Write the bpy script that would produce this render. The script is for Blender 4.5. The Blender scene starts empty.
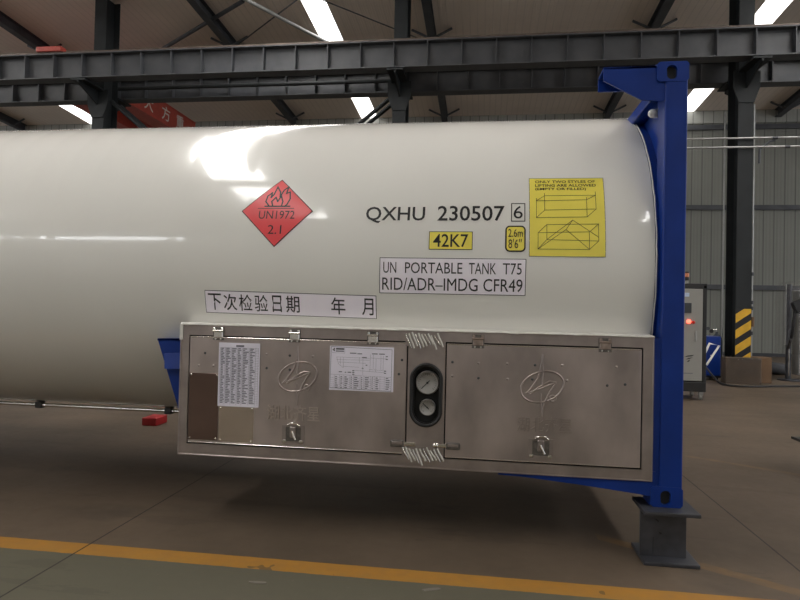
import bpy, bmesh, math, random
from mathutils import Vector, Matrix

random.seed(7)
S = bpy.context.scene
COL = S.collection
PI = math.pi

# ------------------------------------------------------------------ camera
CAM = Vector((-1.1645, -3.6642, 1.4061))
YAW, PITCH, ROLL = 0.13608, 0.0161, 0.022533
fw = Vector((-math.sin(YAW) * math.cos(PITCH), math.cos(YAW) * math.cos(PITCH), math.sin(PITCH)))
rt0 = Vector((math.cos(YAW), math.sin(YAW), 0))
up0 = rt0.cross(fw)
rt = rt0 * math.cos(ROLL) + up0 * math.sin(ROLL)
up = -rt0 * math.sin(ROLL) + up0 * math.cos(ROLL)
cd = bpy.data.cameras.new('camera')
cd.sensor_width = 36.0
cd.lens = 36.0 * 601.42 / 800.0
cd.clip_end = 300
cam = bpy.data.objects.new('camera', cd)
COL.objects.link(cam)
m = Matrix((rt, up, -fw)).transposed().to_4x4()
m.translation = CAM
cam.matrix_world = m
S.camera = cam

# ------------------------------------------------------------------ world, exposure, light levels
W = bpy.data.worlds.new('daylight')
S.world = W
W.use_nodes = True
bg = W.node_tree.nodes['Background']
bg.inputs[0].default_value = (0.86, 0.92, 1.0, 1)
bg.inputs[1].default_value = 1.1
S.view_settings.view_transform = 'Standard'
S.view_settings.look = 'None'
S.view_settings.gamma = 1.0
S.view_settings.use_curve_mapping = False
S.view_settings.exposure = 0.0
SKY_FAR = 3.4       # roof lights of the far bay
SKY_NEAR = 14.7      # roof lights of the near bay
WIN = 10.0           # high windows in the front wall
S.cycles.max_bounces = 8
S.cycles.diffuse_bounces = 4
S.cycles.glossy_bounces = 4
S.cycles.sample_clamp_indirect = 6.0
S.cycles.caustics_reflective = False
S.cycles.caustics_refractive = False

# ------------------------------------------------------------------ materials
MATS = {}


def nd(nt, t, **k):
    n = nt.nodes.new(t)
    for a, b in k.items():
        setattr(n, a, b)
    return n


def mat(name, col, rough=0.5, metal=0.0, var=0.12, scale=6.0, bump=0.0, bscale=60.0, emit=0.0, coat=0.0,
        stretch=(1, 1, 1), rvar=0.0, alpha=1.0, spec=0.5):
    if name in MATS:
        return MATS[name]
    mt = bpy.data.materials.new(name)
    mt.use_nodes = True
    nt = mt.node_tree
    b = nt.nodes['Principled BSDF']
    tc = nd(nt, 'ShaderNodeTexCoord')
    mp = nd(nt, 'ShaderNodeMapping')
    mp.inputs['Scale'].default_value = stretch
    nt.links.new(tc.outputs['Object'], mp.inputs[0])
    no = nd(nt, 'ShaderNodeTexNoise')
    no.inputs['Scale'].default_value = scale
    no.inputs['Detail'].default_value = 5
    nt.links.new(mp.outputs[0], no.inputs['Vector'])
    cr = nd(nt, 'ShaderNodeValToRGB')
    cr.color_ramp.elements[0].position = 0.3
    cr.color_ramp.elements[1].position = 0.7
    lo = [max(0, c * (1 - var)) for c in col]
    hi = [min(1, c * (1 + var)) for c in col]
    cr.color_ramp.elements[0].color = (*lo, 1)
    cr.color_ramp.elements[1].color = (*hi, 1)
    nt.links.new(no.outputs['Fac'], cr.inputs[0])
    nt.links.new(cr.outputs[0], b.inputs['Base Color'])
    b.inputs['Roughness'].default_value = rough
    b.inputs['Metallic'].default_value = metal
    b.inputs['Specular IOR Level'].default_value = spec
    if coat:
        b.inputs['Coat Weight'].default_value = coat
        b.inputs['Coat Roughness'].default_value = 0.03
    if rvar:
        mr = nd(nt, 'ShaderNodeMapRange')
        mr.inputs['To Min'].default_value = max(0.02, rough - rvar)
        mr.inputs['To Max'].default_value = rough + rvar
        nt.links.new(no.outputs['Fac'], mr.inputs[0])
        nt.links.new(mr.outputs[0], b.inputs['Roughness'])
    if bump:
        n2 = nd(nt, 'ShaderNodeTexNoise')
        n2.inputs['Scale'].default_value = bscale
        n2.inputs['Detail'].default_value = 3
        nt.links.new(mp.outputs[0], n2.inputs['Vector'])
        bp = nd(nt, 'ShaderNodeBump')
        bp.inputs['Strength'].default_value = bump
        bp.inputs['Distance'].default_value = 0.02
        nt.links.new(n2.outputs['Fac'], bp.inputs['Height'])
        nt.links.new(bp.outputs[0], b.inputs['Normal'])
    if emit:
        b.inputs['Emission Color'].default_value = (*col, 1)
        b.inputs['Emission Strength'].default_value = emit
    if alpha < 1:
        b.inputs['Alpha'].default_value = alpha
    MATS[name] = mt
    return mt


class Ex:
    """tiny expression builder for math nodes"""
    def __init__(s, nt, o):
        s.nt, s.o = nt, o

    def op(s, k, *a):
        n = s.nt.nodes.new('ShaderNodeMath')
        n.operation = k
        for i, v in enumerate((s,) + a):
            if isinstance(v, Ex):
                s.nt.links.new(v.o, n.inputs[i])
            else:
                n.inputs[i].default_value = v
        return Ex(s.nt, n.outputs[0])

    def __add__(s, b): return s.op('ADD', b)
    def __sub__(s, b): return s.op('SUBTRACT', b)
    def __mul__(s, b): return s.op('MULTIPLY', b)
    def lt(s, b): return s.op('LESS_THAN', b)
    def gt(s, b): return s.op('GREATER_THAN', b)
    def ab(s): return s.op('ABSOLUTE')


def floor_mat():
    mt = bpy.data.materials.new('painted concrete floor')
    mt.use_nodes = True
    nt = mt.node_tree
    b = nt.nodes['Principled BSDF']
    tc = nd(nt, 'ShaderNodeTexCoord')
    sp = nd(nt, 'ShaderNodeSeparateXYZ')
    nt.links.new(tc.outputs['Object'], sp.inputs[0])
    x, y = Ex(nt, sp.outputs[0]), Ex(nt, sp.outputs[1])

    def noise(sc, det=6, stretch=None, rough=0.6):
        n = nd(nt, 'ShaderNodeTexNoise')
        n.inputs['Scale'].default_value = sc
        n.inputs['Detail'].default_value = det
        n.inputs['Roughness'].default_value = rough
        if stretch:
            mp = nd(nt, 'ShaderNodeMapping')
            mp.inputs['Scale'].default_value = stretch
            nt.links.new(tc.outputs['Object'], mp.inputs[0])
            nt.links.new(mp.outputs[0], n.inputs['Vector'])
        else:
            nt.links.new(tc.outputs['Object'], n.inputs['Vector'])
        return Ex(nt, n.outputs['Fac'])

    def mix(f, a, c):
        n = nd(nt, 'ShaderNodeMix', data_type='RGBA')
        if isinstance(f, Ex):
            nt.links.new(f.o, n.inputs[0])
        else:
            n.inputs[0].default_value = f
        for i, v in ((6, a), (7, c)):
            if isinstance(v, tuple):
                n.inputs[i].default_value = (*v, 1)
            else:
                nt.links.new(v, n.inputs[i])
        return n.outputs[2]
    big = noise(0.7, 6)
    fine = noise(14, 6)
    streak = noise(2.2, 5, (0.35, 1.6, 1))
    spots = noise(5.0, 2)
    c = mix(big.op('MULTIPLY_ADD', 3.2, -1.1).op('MINIMUM', 1).op('MAXIMUM', 0), (0.090, 0.067, 0.047), (0.152, 0.113, 0.081))
    c = mix(streak.gt(0.60) * 0.22, c, (0.055, 0.044, 0.035))
    c = mix(fine * 0.22, c, (0.145, 0.116, 0.089))
    # green-grey walkway in front of the yellow line
    g = mix(fine, (0.100, 0.093, 0.066), (0.136, 0.126, 0.092))
    g = mix(streak.gt(0.63) * 0.25, g, (0.07, 0.066, 0.05))
    wob = (fine - 0.5) * 0.012
    c = mix((y + wob).lt(-0.50), c, g)
    wear = fine.op('MULTIPLY_ADD', 2.4, -0.72).op('MINIMUM', 1).op('MAXIMUM', 0)
    yel = mix(noise(1.6, 4), (0.36, 0.165, 0.028), (0.46, 0.235, 0.045))
    band = ((y + wob) - (-0.478)).ab().lt(0.072)
    c = mix(band * (wear * 0.25 + 0.75), c, yel)
    dotty = spots.gt(0.70) * band
    c = mix(dotty * 0.7, c, (0.10, 0.07, 0.04))
    # worn older lines
    d = x * 0.56 + y * 0.83
    l1 = (d - 0.02).ab().lt(0.045) * x.gt(-0.42) * x.lt(2.0)
    l2 = (d - 2.79).ab().lt(0.04) * x.gt(0.2)
    worn = noise(3.5, 5).op('MULTIPLY_ADD', 3, -1.15).op('MINIMUM', 1).op('MAXIMUM', 0.05)
    c = mix(l1 * worn * 0.5, c, (0.32, 0.17, 0.045))
    c = mix(l2 * worn * 0.55, c, (0.34, 0.20, 0.075))
    # saw-cut joints
    jx = (x + (3.402 + 2.01 + 40.2)).op('MODULO', 4.02) - 2.01
    c = mix((jx + wob * 0.3).ab().lt(0.006) * 0.85, c, (0.018, 0.015, 0.012))
    nt.links.new(c, b.inputs['Base Color'])
    r = fine * 0.16 + 0.36 + streak * 0.1
    nt.links.new(r.o, b.inputs['Roughness'])
    stain = noise(1.1, 3, (0.6, 1.3, 1), 0.5)
    c = mix(stain.op('MULTIPLY_ADD', 5.0, -3.0).op('MINIMUM', 0.45).op('MAXIMUM', 0), c, (0.05, 0.042, 0.034))
    speck = noise(55, 2)
    c = mix(speck.gt(0.71) * 0.35, c, (0.20, 0.17, 0.14))
    nt.links.new(c, b.inputs['Base Color'])
    b.inputs['Specular IOR Level'].default_value = 0.2
    bp = nd(nt, 'ShaderNodeBump')
    bp.inputs['Strength'].default_value = 0.05
    nt.links.new(fine.o, bp.inputs['Height'])
    nt.links.new(bp.outputs[0], b.inputs['Normal'])
    return mt


def ribbed_mat(name, col, period, axis, dark=0.55, width=0.035, rough=0.55):
    """profiled sheet: fine ribs with narrow joint lines every `period` metres"""
    mt = bpy.data.materials.new(name)
    mt.use_nodes = True
    nt = mt.node_tree
    b = nt.nodes['Principled BSDF']
    tc = nd(nt, 'ShaderNodeTexCoord')
    sp = nd(nt, 'ShaderNodeSeparateXYZ')
    nt.links.new(tc.outputs['Object'], sp.inputs[0])
    x = Ex(nt, sp.outputs[axis])
    f = (x + period * 400).op('MODULO', period)
    line = f.lt(width)
    no = nd(nt, 'ShaderNodeTexNoise')
    no.inputs['Scale'].default_value = 0.8
    no.inputs['Detail'].default_value = 5
    nt.links.new(tc.outputs['Object'], no.inputs['Vector'])
    mx = nd(nt, 'ShaderNodeMix', data_type='RGBA')
    nt.links.new(no.outputs['Fac'], mx.inputs[0])
    mx.inputs[6].default_value = (*[c * 0.86 for c in col], 1)
    mx.inputs[7].default_value = (*[c * 1.1 for c in col], 1)
    m2 = nd(nt, 'ShaderNodeMix', data_type='RGBA')
    nt.links.new(line.o, m2.inputs[0])
    nt.links.new(mx.outputs[2], m2.inputs[6])
    m2.inputs[7].default_value = (*[c * dark for c in col], 1)
    nt.links.new(m2.outputs[2], b.inputs['Base Color'])
    b.inputs['Roughness'].default_value = rough
    bp = nd(nt, 'ShaderNodeBump')
    bp.inputs['Strength'].default_value = 0.12
    bp.inputs['Distance'].default_value = 0.02
    rib = (x * (2 * PI / period * 3)).op('SINE')
    nt.links.new(rib.o, bp.inputs['Height'])
    nt.links.new(bp.outputs[0], b.inputs['Normal'])
    return mt


M_FLOOR = floor_mat()
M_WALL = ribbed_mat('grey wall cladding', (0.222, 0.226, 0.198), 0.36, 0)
M_WALLF = ribbed_mat('white bounce cladding', (0.62, 0.61, 0.58), 0.36, 0)  # unseen wall, made white to bounce frontal fill light
M_ROOF = ribbed_mat('brown grey roof sheeting', (0.88, 0.77, 0.67), 0.21, 0, dark=0.9)
M_STEEL = mat('dark painted steel', (0.070, 0.073, 0.081), 0.5, var=0.2, scale=3)
M_STEEL2 = mat('grey painted column steel', (0.024, 0.027, 0.029), 0.5, var=0.15, spec=0.25, scale=3)
M_RAIL = mat('worn rail steel', (0.12, 0.09, 0.075), 0.5, 0.3, var=0.3)
M_RED = mat('red crane paint', (0.52, 0.085, 0.060), 0.45)
M_WHITE = mat('white lettering', (0.80, 0.78, 0.74), 0.5, var=0.05)
M_TANK = mat('gloss cream white paint', (0.815, 0.805, 0.765), 0.16, var=0.02, scale=1.2, coat=0.6, bump=0.004, bscale=5)
M_BLUE = mat('gloss blue paint', (0.006, 0.032, 0.215), 0.34, var=0.12, scale=4, spec=0.3)
M_SS = mat('brushed stainless steel', (0.50, 0.430, 0.412), 0.36, 0.92, var=0.24, scale=3.5, rvar=0.09, stretch=(1, 1, 0.6), bump=0.02, bscale=9)
M_SSF = mat('stainless frame strip', (0.43, 0.372, 0.357), 0.36, 0.92, var=0.14, scale=7, rvar=0.08)
M_SHINE = mat('bright chrome', (0.80, 0.77, 0.73), 0.16, 1.0, var=0.06)
M_HINGE = mat('dull hinge steel', (0.42, 0.34, 0.30), 0.3, 0.95, var=0.3, scale=30)
M_TRAY = mat('deep red plastic', (0.42, 0.018, 0.022), 0.4)
M_CHROME = mat('bright pipe metal', (0.93, 0.92, 0.90), 0.10, 1.0, var=0.03)
M_WALL_LIT = ribbed_mat('cladding with painted top light', (0.36, 0.365, 0.335), 0.36, 0, dark=0.5)  # paler than the wall sheet; stands in for light on its top
M_PRESS = mat('pressed steel letters', (0.66, 0.575, 0.545), 0.28, 0.92, var=0.1)  # paler than the door, standing in for light on the embossed edges
M_PRESS2 = mat('faint pressed letters', (0.46, 0.395, 0.37), 0.36, 0.92, var=0.1)  # weaker tone of the same painted embossing light
M_MIRROR = mat('polished plate dark reflection', (0.28, 0.19, 0.175), 0.14, 1.0, var=0.12, scale=4)  # base darkened to stand in for the dark floor it mirrors
M_MIRROR2 = mat('polished plate bright reflection', (0.72, 0.60, 0.545), 0.2, 1.0, var=0.12, scale=4)  # paler copy of the plate steel, brighter reflection put into its colour
M_DARK = mat('black gap', (0.012, 0.012, 0.013), 0.7)
M_RUB = mat('black rubber', (0.018, 0.018, 0.019), 0.45)
M_SEAL = mat('white sealant', (0.72, 0.70, 0.66), 0.5, var=0.08, scale=30)
M_BLACK = mat('black print', (0.014, 0.014, 0.016), 0.4, var=0.05)
M_YEL = mat('yellow vinyl', (0.90, 0.77, 0.12), 0.35, var=0.04)
M_LILAC = mat('pale lilac vinyl', (0.95, 0.90, 1.0), 0.3, var=0.03)
M_REDV = mat('red vinyl', (0.84, 0.090, 0.100), 0.3, var=0.04, coat=0.08, spec=0.3)
M_PAPER = mat('lilac white paper', (0.84, 0.81, 0.92), 0.6, var=0.03)
M_INK = mat('grey print', (0.16, 0.16, 0.20), 0.6)
M_DIAL = mat('white dial', (0.31, 0.30, 0.285), 0.4, var=0.03)
M_STUB = mat('primed grey steel', (0.06, 0.062, 0.072), 0.42, 0.3, var=0.3, scale=9, rvar=0.1)
M_HYEL = mat('warning yellow', (0.74, 0.42, 0.03), 0.45)
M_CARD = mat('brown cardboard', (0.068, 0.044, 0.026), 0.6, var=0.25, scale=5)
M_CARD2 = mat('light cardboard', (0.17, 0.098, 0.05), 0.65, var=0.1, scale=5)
M_FILM = mat('clear wrapping film', (0.22, 0.20, 0.185), 0.14, var=0.1, alpha=0.10, bump=0.6, bscale=14)
M_CAB = mat('light grey cabinet paint', (0.33, 0.325, 0.30), 0.4, var=0.03)
M_SCREEN = mat('dark screen', (0.05, 0.055, 0.06), 0.2)
M_REDL = mat('red indicator light', (1.0, 0.10, 0.06), 0.3, emit=4.0)
M_REDB = mat('red push button', (0.55, 0.03, 0.02), 0.3)
M_ORNG = mat('amber lens', (0.55, 0.20, 0.10), 0.25)
M_LBL = mat('blue white label', (0.55, 0.66, 0.85), 0.4)
M_GAS = mat('dark grey gas bottle', (0.045, 0.055, 0.065), 0.4)
M_PIPE = mat('galvanised pipe', (0.42, 0.42, 0.41), 0.4, 0.5)
M_PIPEW = mat('pale painted pipe', (0.86, 0.86, 0.83), 0.25)
M_LATCH = mat('dull latch steel', (0.20, 0.185, 0.175), 0.4, 0.8, var=0.3, scale=40)
M_PLINTH = mat('dark plinth', (0.05, 0.05, 0.055), 0.7)
M_SKYF = mat('daylight roof sheet', (1.0, 0.98, 0.95), 0.5, var=0.0, emit=SKY_FAR)
M_SKYN = mat('daylight roof sheet near', (1.0, 0.98, 0.95), 0.5, var=0.0, emit=SKY_NEAR)
M_WIN = mat('daylight window', (0.96, 0.98, 1.0), 0.5, var=0.0, emit=WIN)
M_SCRAP = mat('pale scrap', (0.20, 0.18, 0.15), 0.8)


# ------------------------------------------------------------------ mesh builder
class MB:
    def __init__(s):
        s.v, s.f, s.mi, s.sm, s.mats = [], [], [], [], []

    def mid(s, m_):
        if m_ not in s.mats:
            s.mats.append(m_)
        return s.mats.index(m_)

    def add(s, vs, fs, m_, smooth=False):
        o = len(s.v)
        k = s.mid(m_)
        s.v += [tuple(v) for v in vs]
        for f in fs:
            s.f.append([i + o for i in f])
            s.mi.append(k)
            s.sm.append(smooth)
        return s

    def box(s, x0, x1, y0, y1, z0, z1, m_):
        vs = [(x, y, z) for x in (x0, x1) for y in (y0, y1) for z in (z0, z1)]
        return s.add(vs, [(0, 1, 3, 2), (4, 6, 7, 5), (0, 4, 5, 1), (2, 3, 7, 6), (0, 2, 6, 4), (1, 5, 7, 3)], m_)

    def bbox(s, x0, x1, y0, y1, z0, z1, m_, bev=0.006, seg=2):
        bm = bmesh.new()
        bmesh.ops.create_cube(bm, size=1)
        for v in bm.verts:
            v.co = Vector((x0 + (v.co.x + .5) * (x1 - x0), y0 + (v.co.y + .5) * (y1 - y0), z0 + (v.co.z + .5) * (z1 - z0)))
        bmesh.ops.bevel(bm, geom=bm.edges[:], offset=bev, segments=seg, profile=0.5, affect='EDGES')
        return s.bm(bm, m_)

    def bm(s, bm, m_, smooth=False):
        bm.verts.index_update()
        vs = [v.co.copy() for v in bm.verts]
        fs = [[v.index for v in f.verts] for f in bm.faces]
        bm.free()
        return s.add(vs, fs, m_, smooth)

    def prism(s, poly, a0, a1, m_, axis='y'):
        """polygon in the plane across `axis`, extruded along it; poly pairs are (x,z) for y, (y,z) for x, (x,y) for z"""
        n = len(poly)

        def P(p, a):
            return (p[0], a, p[1]) if axis == 'y' else ((a, p[0], p[1]) if axis == 'x' else (p[0], p[1], a))
        vs = [P(p, a0) for p in poly] + [P(p, a1) for p in poly]
        fs = [list(range(n))[::-1], list(range(n, 2 * n))] + [(i, (i + 1) % n, n + (i + 1) % n, n + i) for i in range(n)]
        bm = bmesh.new()
        bv = [bm.verts.new(v) for v in vs]
        for f in fs:
            bm.faces.new([bv[i] for i in f])
        bmesh.ops.recalc_face_normals(bm, faces=bm.faces[:])
        return s.bm(bm, m_)

    def holes(s, outer, inner, y0, y1, m_):
        """XZ plate with holes, thickness y0..y1"""
        bm = bmesh.new()
        edges = []
        loops = []
        for lp in [outer] + inner:
            vs = [bm.verts.new((p[0], y0, p[1])) for p in lp]
            loops.append(vs)
            for i in range(len(vs)):
                edges.append(bm.edges.new((vs[i], vs[(i + 1) % len(vs)])))
        bmesh.ops.triangle_fill(bm, use_beauty=True, use_dissolve=False, edges=edges)
        r = bmesh.ops.extrude_face_region(bm, geom=bm.faces[:])
        for g in r['geom']:
            if isinstance(g, bmesh.types.BMVert):
                g.co.y = y1
        bmesh.ops.recalc_face_normals(bm, faces=bm.faces[:])
        return s.bm(bm, m_)

    def tube(s, pts, r, m_, n=10, close=False, cap=True, ry=None):
        pts = [Vector(p) for p in pts]
        k = len(pts)
        vs, fs = [], []
        up_ = None
        for i, p in enumerate(pts):
            if close:
                d = pts[(i + 1) % k] - pts[i - 1]
            else:
                d = pts[min(i + 1, k - 1)] - pts[max(i - 1, 0)]
            d.normalize()
            if up_ is None:
                up_ = Vector((0, 0, 1)) if abs(d.z) < 0.9 else Vector((1, 0, 0))
            a = d.cross(up_).normalized()
            b_ = a.cross(d).normalized()
            up_ = b_
            for j in range(n):
                t = 2 * PI * j / n
                vs.append(p + a * (r * math.cos(t)) + b_ * ((ry or r) * math.sin(t)))
        for i in range(k if close else k - 1):
            for j in range(n):
                a0, a1 = i * n + j, i * n + (j + 1) % n
                c0, c1 = ((i + 1) % k) * n + j, ((i + 1) % k) * n + (j + 1) % n
                fs.append((a0, a1, c1, c0))
        s.add(vs, fs, m_, True)
        if cap and not close:
            s.add(vs[:n], [list(range(n))[::-1]], m_)
            s.add(vs[-n:], [list(range(n))], m_)
        return s

    def cyl(s, p0, p1, r, m_, n=24, r1=None):
        p0, p1 = Vector(p0), Vector(p1)
        d = (p1 - p0).normalized()
        u = Vector((0, 0, 1)) if abs(d.z) < 0.9 else Vector((1, 0, 0))
        a = d.cross(u).normalized()
        b_ = a.cross(d)
        r1 = r if r1 is None else r1
        vs = [p + a * (q * math.cos(2 * PI * j / n)) + b_ * (q * math.sin(2 * PI * j / n)) for p, q in ((p0, r), (p1, r1)) for j in range(n)]
        s.add(vs, [(j, (j + 1) % n, n + (j + 1) % n, n + j) for j in range(n)], m_, True)
        s.add(vs[:n], [list(range(n))[::-1]], m_)
        s.add(vs[n:], [list(range(n))], m_)
        return s

    def lathe(s, prof, c, m_, n=32, axis='z'):
        """prof: (radius, height) pairs"""
        vs, fs = [], []
        for r, h in prof:
            for j in range(n):
                t = 2 * PI * j / n
                if axis == 'z':
                    vs.append((c[0] + r * math.cos(t), c[1] + r * math.sin(t), c[2] + h))
                elif axis == 'y':
                    vs.append((c[0] + r * math.cos(t), c[1] + h, c[2] + r * math.sin(t)))
                else:
                    vs.append((c[0] + h, c[1] + r * math.cos(t), c[2] + r * math.sin(t)))
        for i in range(len(prof) - 1):
            for j in range(n):
                fs.append((i * n + j, i * n + (j + 1) % n, (i + 1) * n + (j + 1) % n, (i + 1) * n + j))
        return s.add(vs, fs, m_, True)

    def mapped(s, pts, faces, fn, m_):
        return s.add([fn(*p) for p in pts], faces, m_)

    def build(s, name, parent=None, fix=True):
        me = bpy.data.meshes.new(name)
        off = Vector((0, 0, 0))
        if parent is not None:
            q = parent
            while q is not None:
                off += q.location
                q = q.parent
        me.from_pydata([tuple(Vector(v) - off) for v in s.v], [], s.f)
        for k in s.mats:
            me.materials.append(k)
        for p, i, sm in zip(me.polygons, s.mi, s.sm):
            p.material_index = i
            p.use_smooth = sm
        me.update()
        if fix:
            bm = bmesh.new()
            bm.from_mesh(me)
            bmesh.ops.recalc_face_normals(bm, faces=bm.faces[:])
            bm.to_mesh(me)
            bm.free()
        o = bpy.data.objects.new(name, me)
        COL.objects.link(o)
        if parent is not None:
            o.parent = parent
        return o


def thing(name, label, cat, loc=(0, 0, 0), group=None):
    o = bpy.data.objects.new(name, None)
    o.empty_display_size = 0.1
    COL.objects.link(o)
    o.location = loc
    o['label'] = label
    o['category'] = cat
    if group:
        o['group'] = group
    return o


def tag(o, label, cat, group=None):
    o['label'] = label
    o['category'] = cat
    if group:
        o['group'] = group
    return o


def struct(mb, name):
    o = mb.build(name)
    o['kind'] = 'structure'
    return o


# ---- lettering: flat outlines of the built-in font as 2-D meshes, scaled to fit
_tc = {}


def text2d(t, bold=0.0):
    if (t, bold) in _tc:
        return _tc[(t, bold)]
    cu = bpy.data.curves.new('t', 'FONT')
    cu.body = t
    cu.size = 1
    cu.offset = bold
    cu.resolution_u = 3
    ob = bpy.data.objects.new('t', cu)
    COL.objects.link(ob)
    dg = bpy.context.evaluated_depsgraph_get()
    me = ob.evaluated_get(dg).to_mesh()
    vs = [(v.co.x, v.co.y) for v in me.vertices]
    fs = [list(p.vertices) for p in me.polygons]
    ob.evaluated_get(dg).to_mesh_clear()
    bpy.data.objects.remove(ob)
    bpy.data.curves.remove(cu)
    x0, x1 = min(v[0] for v in vs), max(v[0] for v in vs)
    y0, y1 = min(v[1] for v in vs), max(v[1] for v in vs)
    vs = [((v[0] - x0) / (x1 - x0), (v[1] - y0) / (y1 - y0)) for v in vs]
    _tc[(t, bold)] = (vs, fs)
    return vs, fs


def put_text(mb, t, u0, v0, u1, v1, fn, m_, bold=0.0):
    vs, fs = text2d(t, bold)
    mb.mapped([(u0 + a * (u1 - u0), v0 + b * (v1 - v0)) for a, b in vs], fs, fn, m_)


def rect(mb, u0, v0, u1, v1, fn, m_, nu=1, nv=1):
    pts = [(u0 + (u1 - u0) * i / nu, v0 + (v1 - v0) * j / nv) for j in range(nv + 1) for i in range(nu + 1)]
    fs = [(j * (nu + 1) + i, j * (nu + 1) + i + 1, (j + 1) * (nu + 1) + i + 1, (j + 1) * (nu + 1) + i) for j in range(nv) for i in range(nu)]
    mb.mapped(pts, fs, fn, m_)


def stroke(mb, pts, w, fn, m_, close=False, sub=0.06):
    pts = list(pts)
    if close:
        pts.append(pts[0])
    for (a, b) in zip(pts[:-1], pts[1:]):
        L = math.hypot(b[0] - a[0], b[1] - a[1])
        if L < 1e-9:
            continue
        k = max(1, int(L / sub))
        nx, ny = -(b[1] - a[1]) / L * w / 2, (b[0] - a[0]) / L * w / 2
        ex, ey = (b[0] - a[0]) / L * w / 2, (b[1] - a[1]) / L * w / 2
        a_, b_ = (a[0] - ex, a[1] - ey), (b[0] + ex, b[1] + ey)
        q, f = [], []
        for i in range(k + 1):
            t = i / k
            x_, y_ = a_[0] + (b_[0] - a_[0]) * t, a_[1] + (b_[1] - a_[1]) * t
            q += [(x_ + nx, y_ + ny), (x_ - nx, y_ - ny)]
        f = [(2 * i, 2 * i + 1, 2 * i + 3, 2 * i + 2) for i in range(k)]
        mb.mapped(q, f, fn, m_)


# ================================================================== SETTING
YW = 20.0
ZT = 9.07
KW = 23.664 / 22.664


def kx(x):
    return -1.164 + (x + 1.164) * KW


SL = 0.064
RIDGE = -4.0
XL, XR = -34.0, 22.0
YB = -14.0


def roof_z(y):
    return ZT + SL * (YW - y) if y > RIDGE else ZT + SL * (YW - RIDGE) - SL * (RIDGE - y)


struct(MB().box(XL, XR, YB, YW, -0.2, 0, M_FLOOR), 'floor')
mb = MB()
mb.box(XL, XR, YW, YW + 0.2, 0, ZT + 0.3, M_WALL)
struct(mb, 'wall_back')
struct(MB().box(XL, XR, YW - 0.06, YW - 0.002, 8.60, ZT - 0.002, M_WALL_LIT), 'trim_4')  # added band, light along the wall top put into its colour
struct(MB().box(XL, XR, YW - 0.12, YW - 0.005, 0, 0.12, M_PLINTH), 'baseboard_back')
k = 1
for z in (8.442, 5.458, 2.510):
    struct(MB().box(XL, XR, YW - 0.10, YW - 0.001, z - 0.085, z + 0.085, M_STEEL), 'trim_%d' % k)
    k += 1
# front wall (behind the camera) with its high windows
mb = MB()
WZ0, WZ1 = 6.35, 7.0
wins = [(-18.3, -17.3), (-15.7, -14.5), (-14.4, -13.2), (-13.1, -12.0), (-11.9, -11.2)]
mb.box(XL, XR, YB - 0.2, YB, 0, WZ0, M_WALLF)
mb.box(XL, XR, YB - 0.2, YB, WZ1, roof_z(YB) + 0.3, M_WALLF)
cur = XL
for a, b in wins + [(XR, XR)]:
    mb.box(cur, a, YB - 0.2, YB, WZ0, WZ1, M_WALLF)
    cur = b
struct(mb, 'wall_front')
k = 1
for a, b in wins:
    struct(MB().box(a, b, YB - 0.1, YB - 0.05, WZ0, WZ1, M_WIN), 'window_%d' % k)
    k += 1
# roof: sheeting between the translucent strips
strips_far = [kx(-28.5), kx(-16.95), kx(-5.60), kx(5.90), kx(17.4)]
HWF = 0.33
strips_near = [-29.0, -17.5, -6.5, 7.4, 18.6]
HWN = 0.54
YM = 10.9


def roof_slab(mb, x0, x1, y0, y1, m_, t=0.05, dz=0.0):
    z0, z1 = roof_z(y0) + dz, roof_z(y1) + dz
    vs = [(x0, y0, z0), (x1, y0, z0), (x1, y1, z1), (x0, y1, z1), (x0, y0, z0 + t), (x1, y0, z0 + t), (x1, y1, z1 + t), (x0, y1, z1 + t)]
    mb.add(vs, [(3, 2, 1, 0), (4, 5, 6, 7), (0, 1, 5, 4), (1, 2, 6, 5), (2, 3, 7, 6), (3, 0, 4, 7)], m_)


mb = MB()
for ys, strips, HW in ((((YM, YW + 0.2),), strips_far, HWF), (((RIDGE, YM), (YB - 0.2, RIDGE)), strips_near, HWN)):
    edges = [XL]
    for c in strips:
        edges += [c - HW, c + HW]
    edges.append(XR)
    for y0, y1 in ys:
        for i in range(0, len(edges), 2):
            roof_slab(mb, edges[i], edges[i + 1], y0, y1, M_ROOF)
for c in strips_near:                  # closed lengths at ridge and eaves
    for y0, y1 in ((YB - 0.2, YB + 2.5), (RIDGE - 0.5, RIDGE), (RIDGE, RIDGE + 0.5)):
        roof_slab(mb, c - HWN, c + HWN, y0, y1, M_ROOF)
for c in strips_near:
    y = YB + 3.5
    while y < YM - 0.5:
        roof_slab(mb, c - HWN, c + HWN, y, y + 0.09, M_STEEL2, 0.06, -0.10)
        y += 1.45
struct(mb, 'ceiling')
for c in strips_far:
    mb = MB()
    roof_slab(mb, c - HWF, c + HWF, YM, YW + 0.2, M_SKYF, 0.04, 0.008)
    struct(mb, 'window_%d' % k)
    k += 1
for c in strips_near:
    for y0, y1 in ((RIDGE + 0.5, YM), (YB + 2.5, RIDGE - 0.5)):
        mb = MB()
        roof_slab(mb, c - HWN, c + HWN, y0, y1, M_SKYN, 0.04, 0.008)
        struct(mb, 'window_%d' % k)
        k += 1


# ================================================================== STEELWORK
def ibeam_x(mb, x0, x1, y, z0, z1, bw, tf, tw, m_):
    mb.box(x0, x1, y - bw / 2, y + bw / 2, z0, z0 + tf, m_)
    mb.box(x0, x1, y - bw / 2, y + bw / 2, z1 - tf, z1, m_)
    mb.box(x0, x1, y - tw / 2, y + tw / 2, z0 + tf, z1 - tf, m_)


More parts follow.
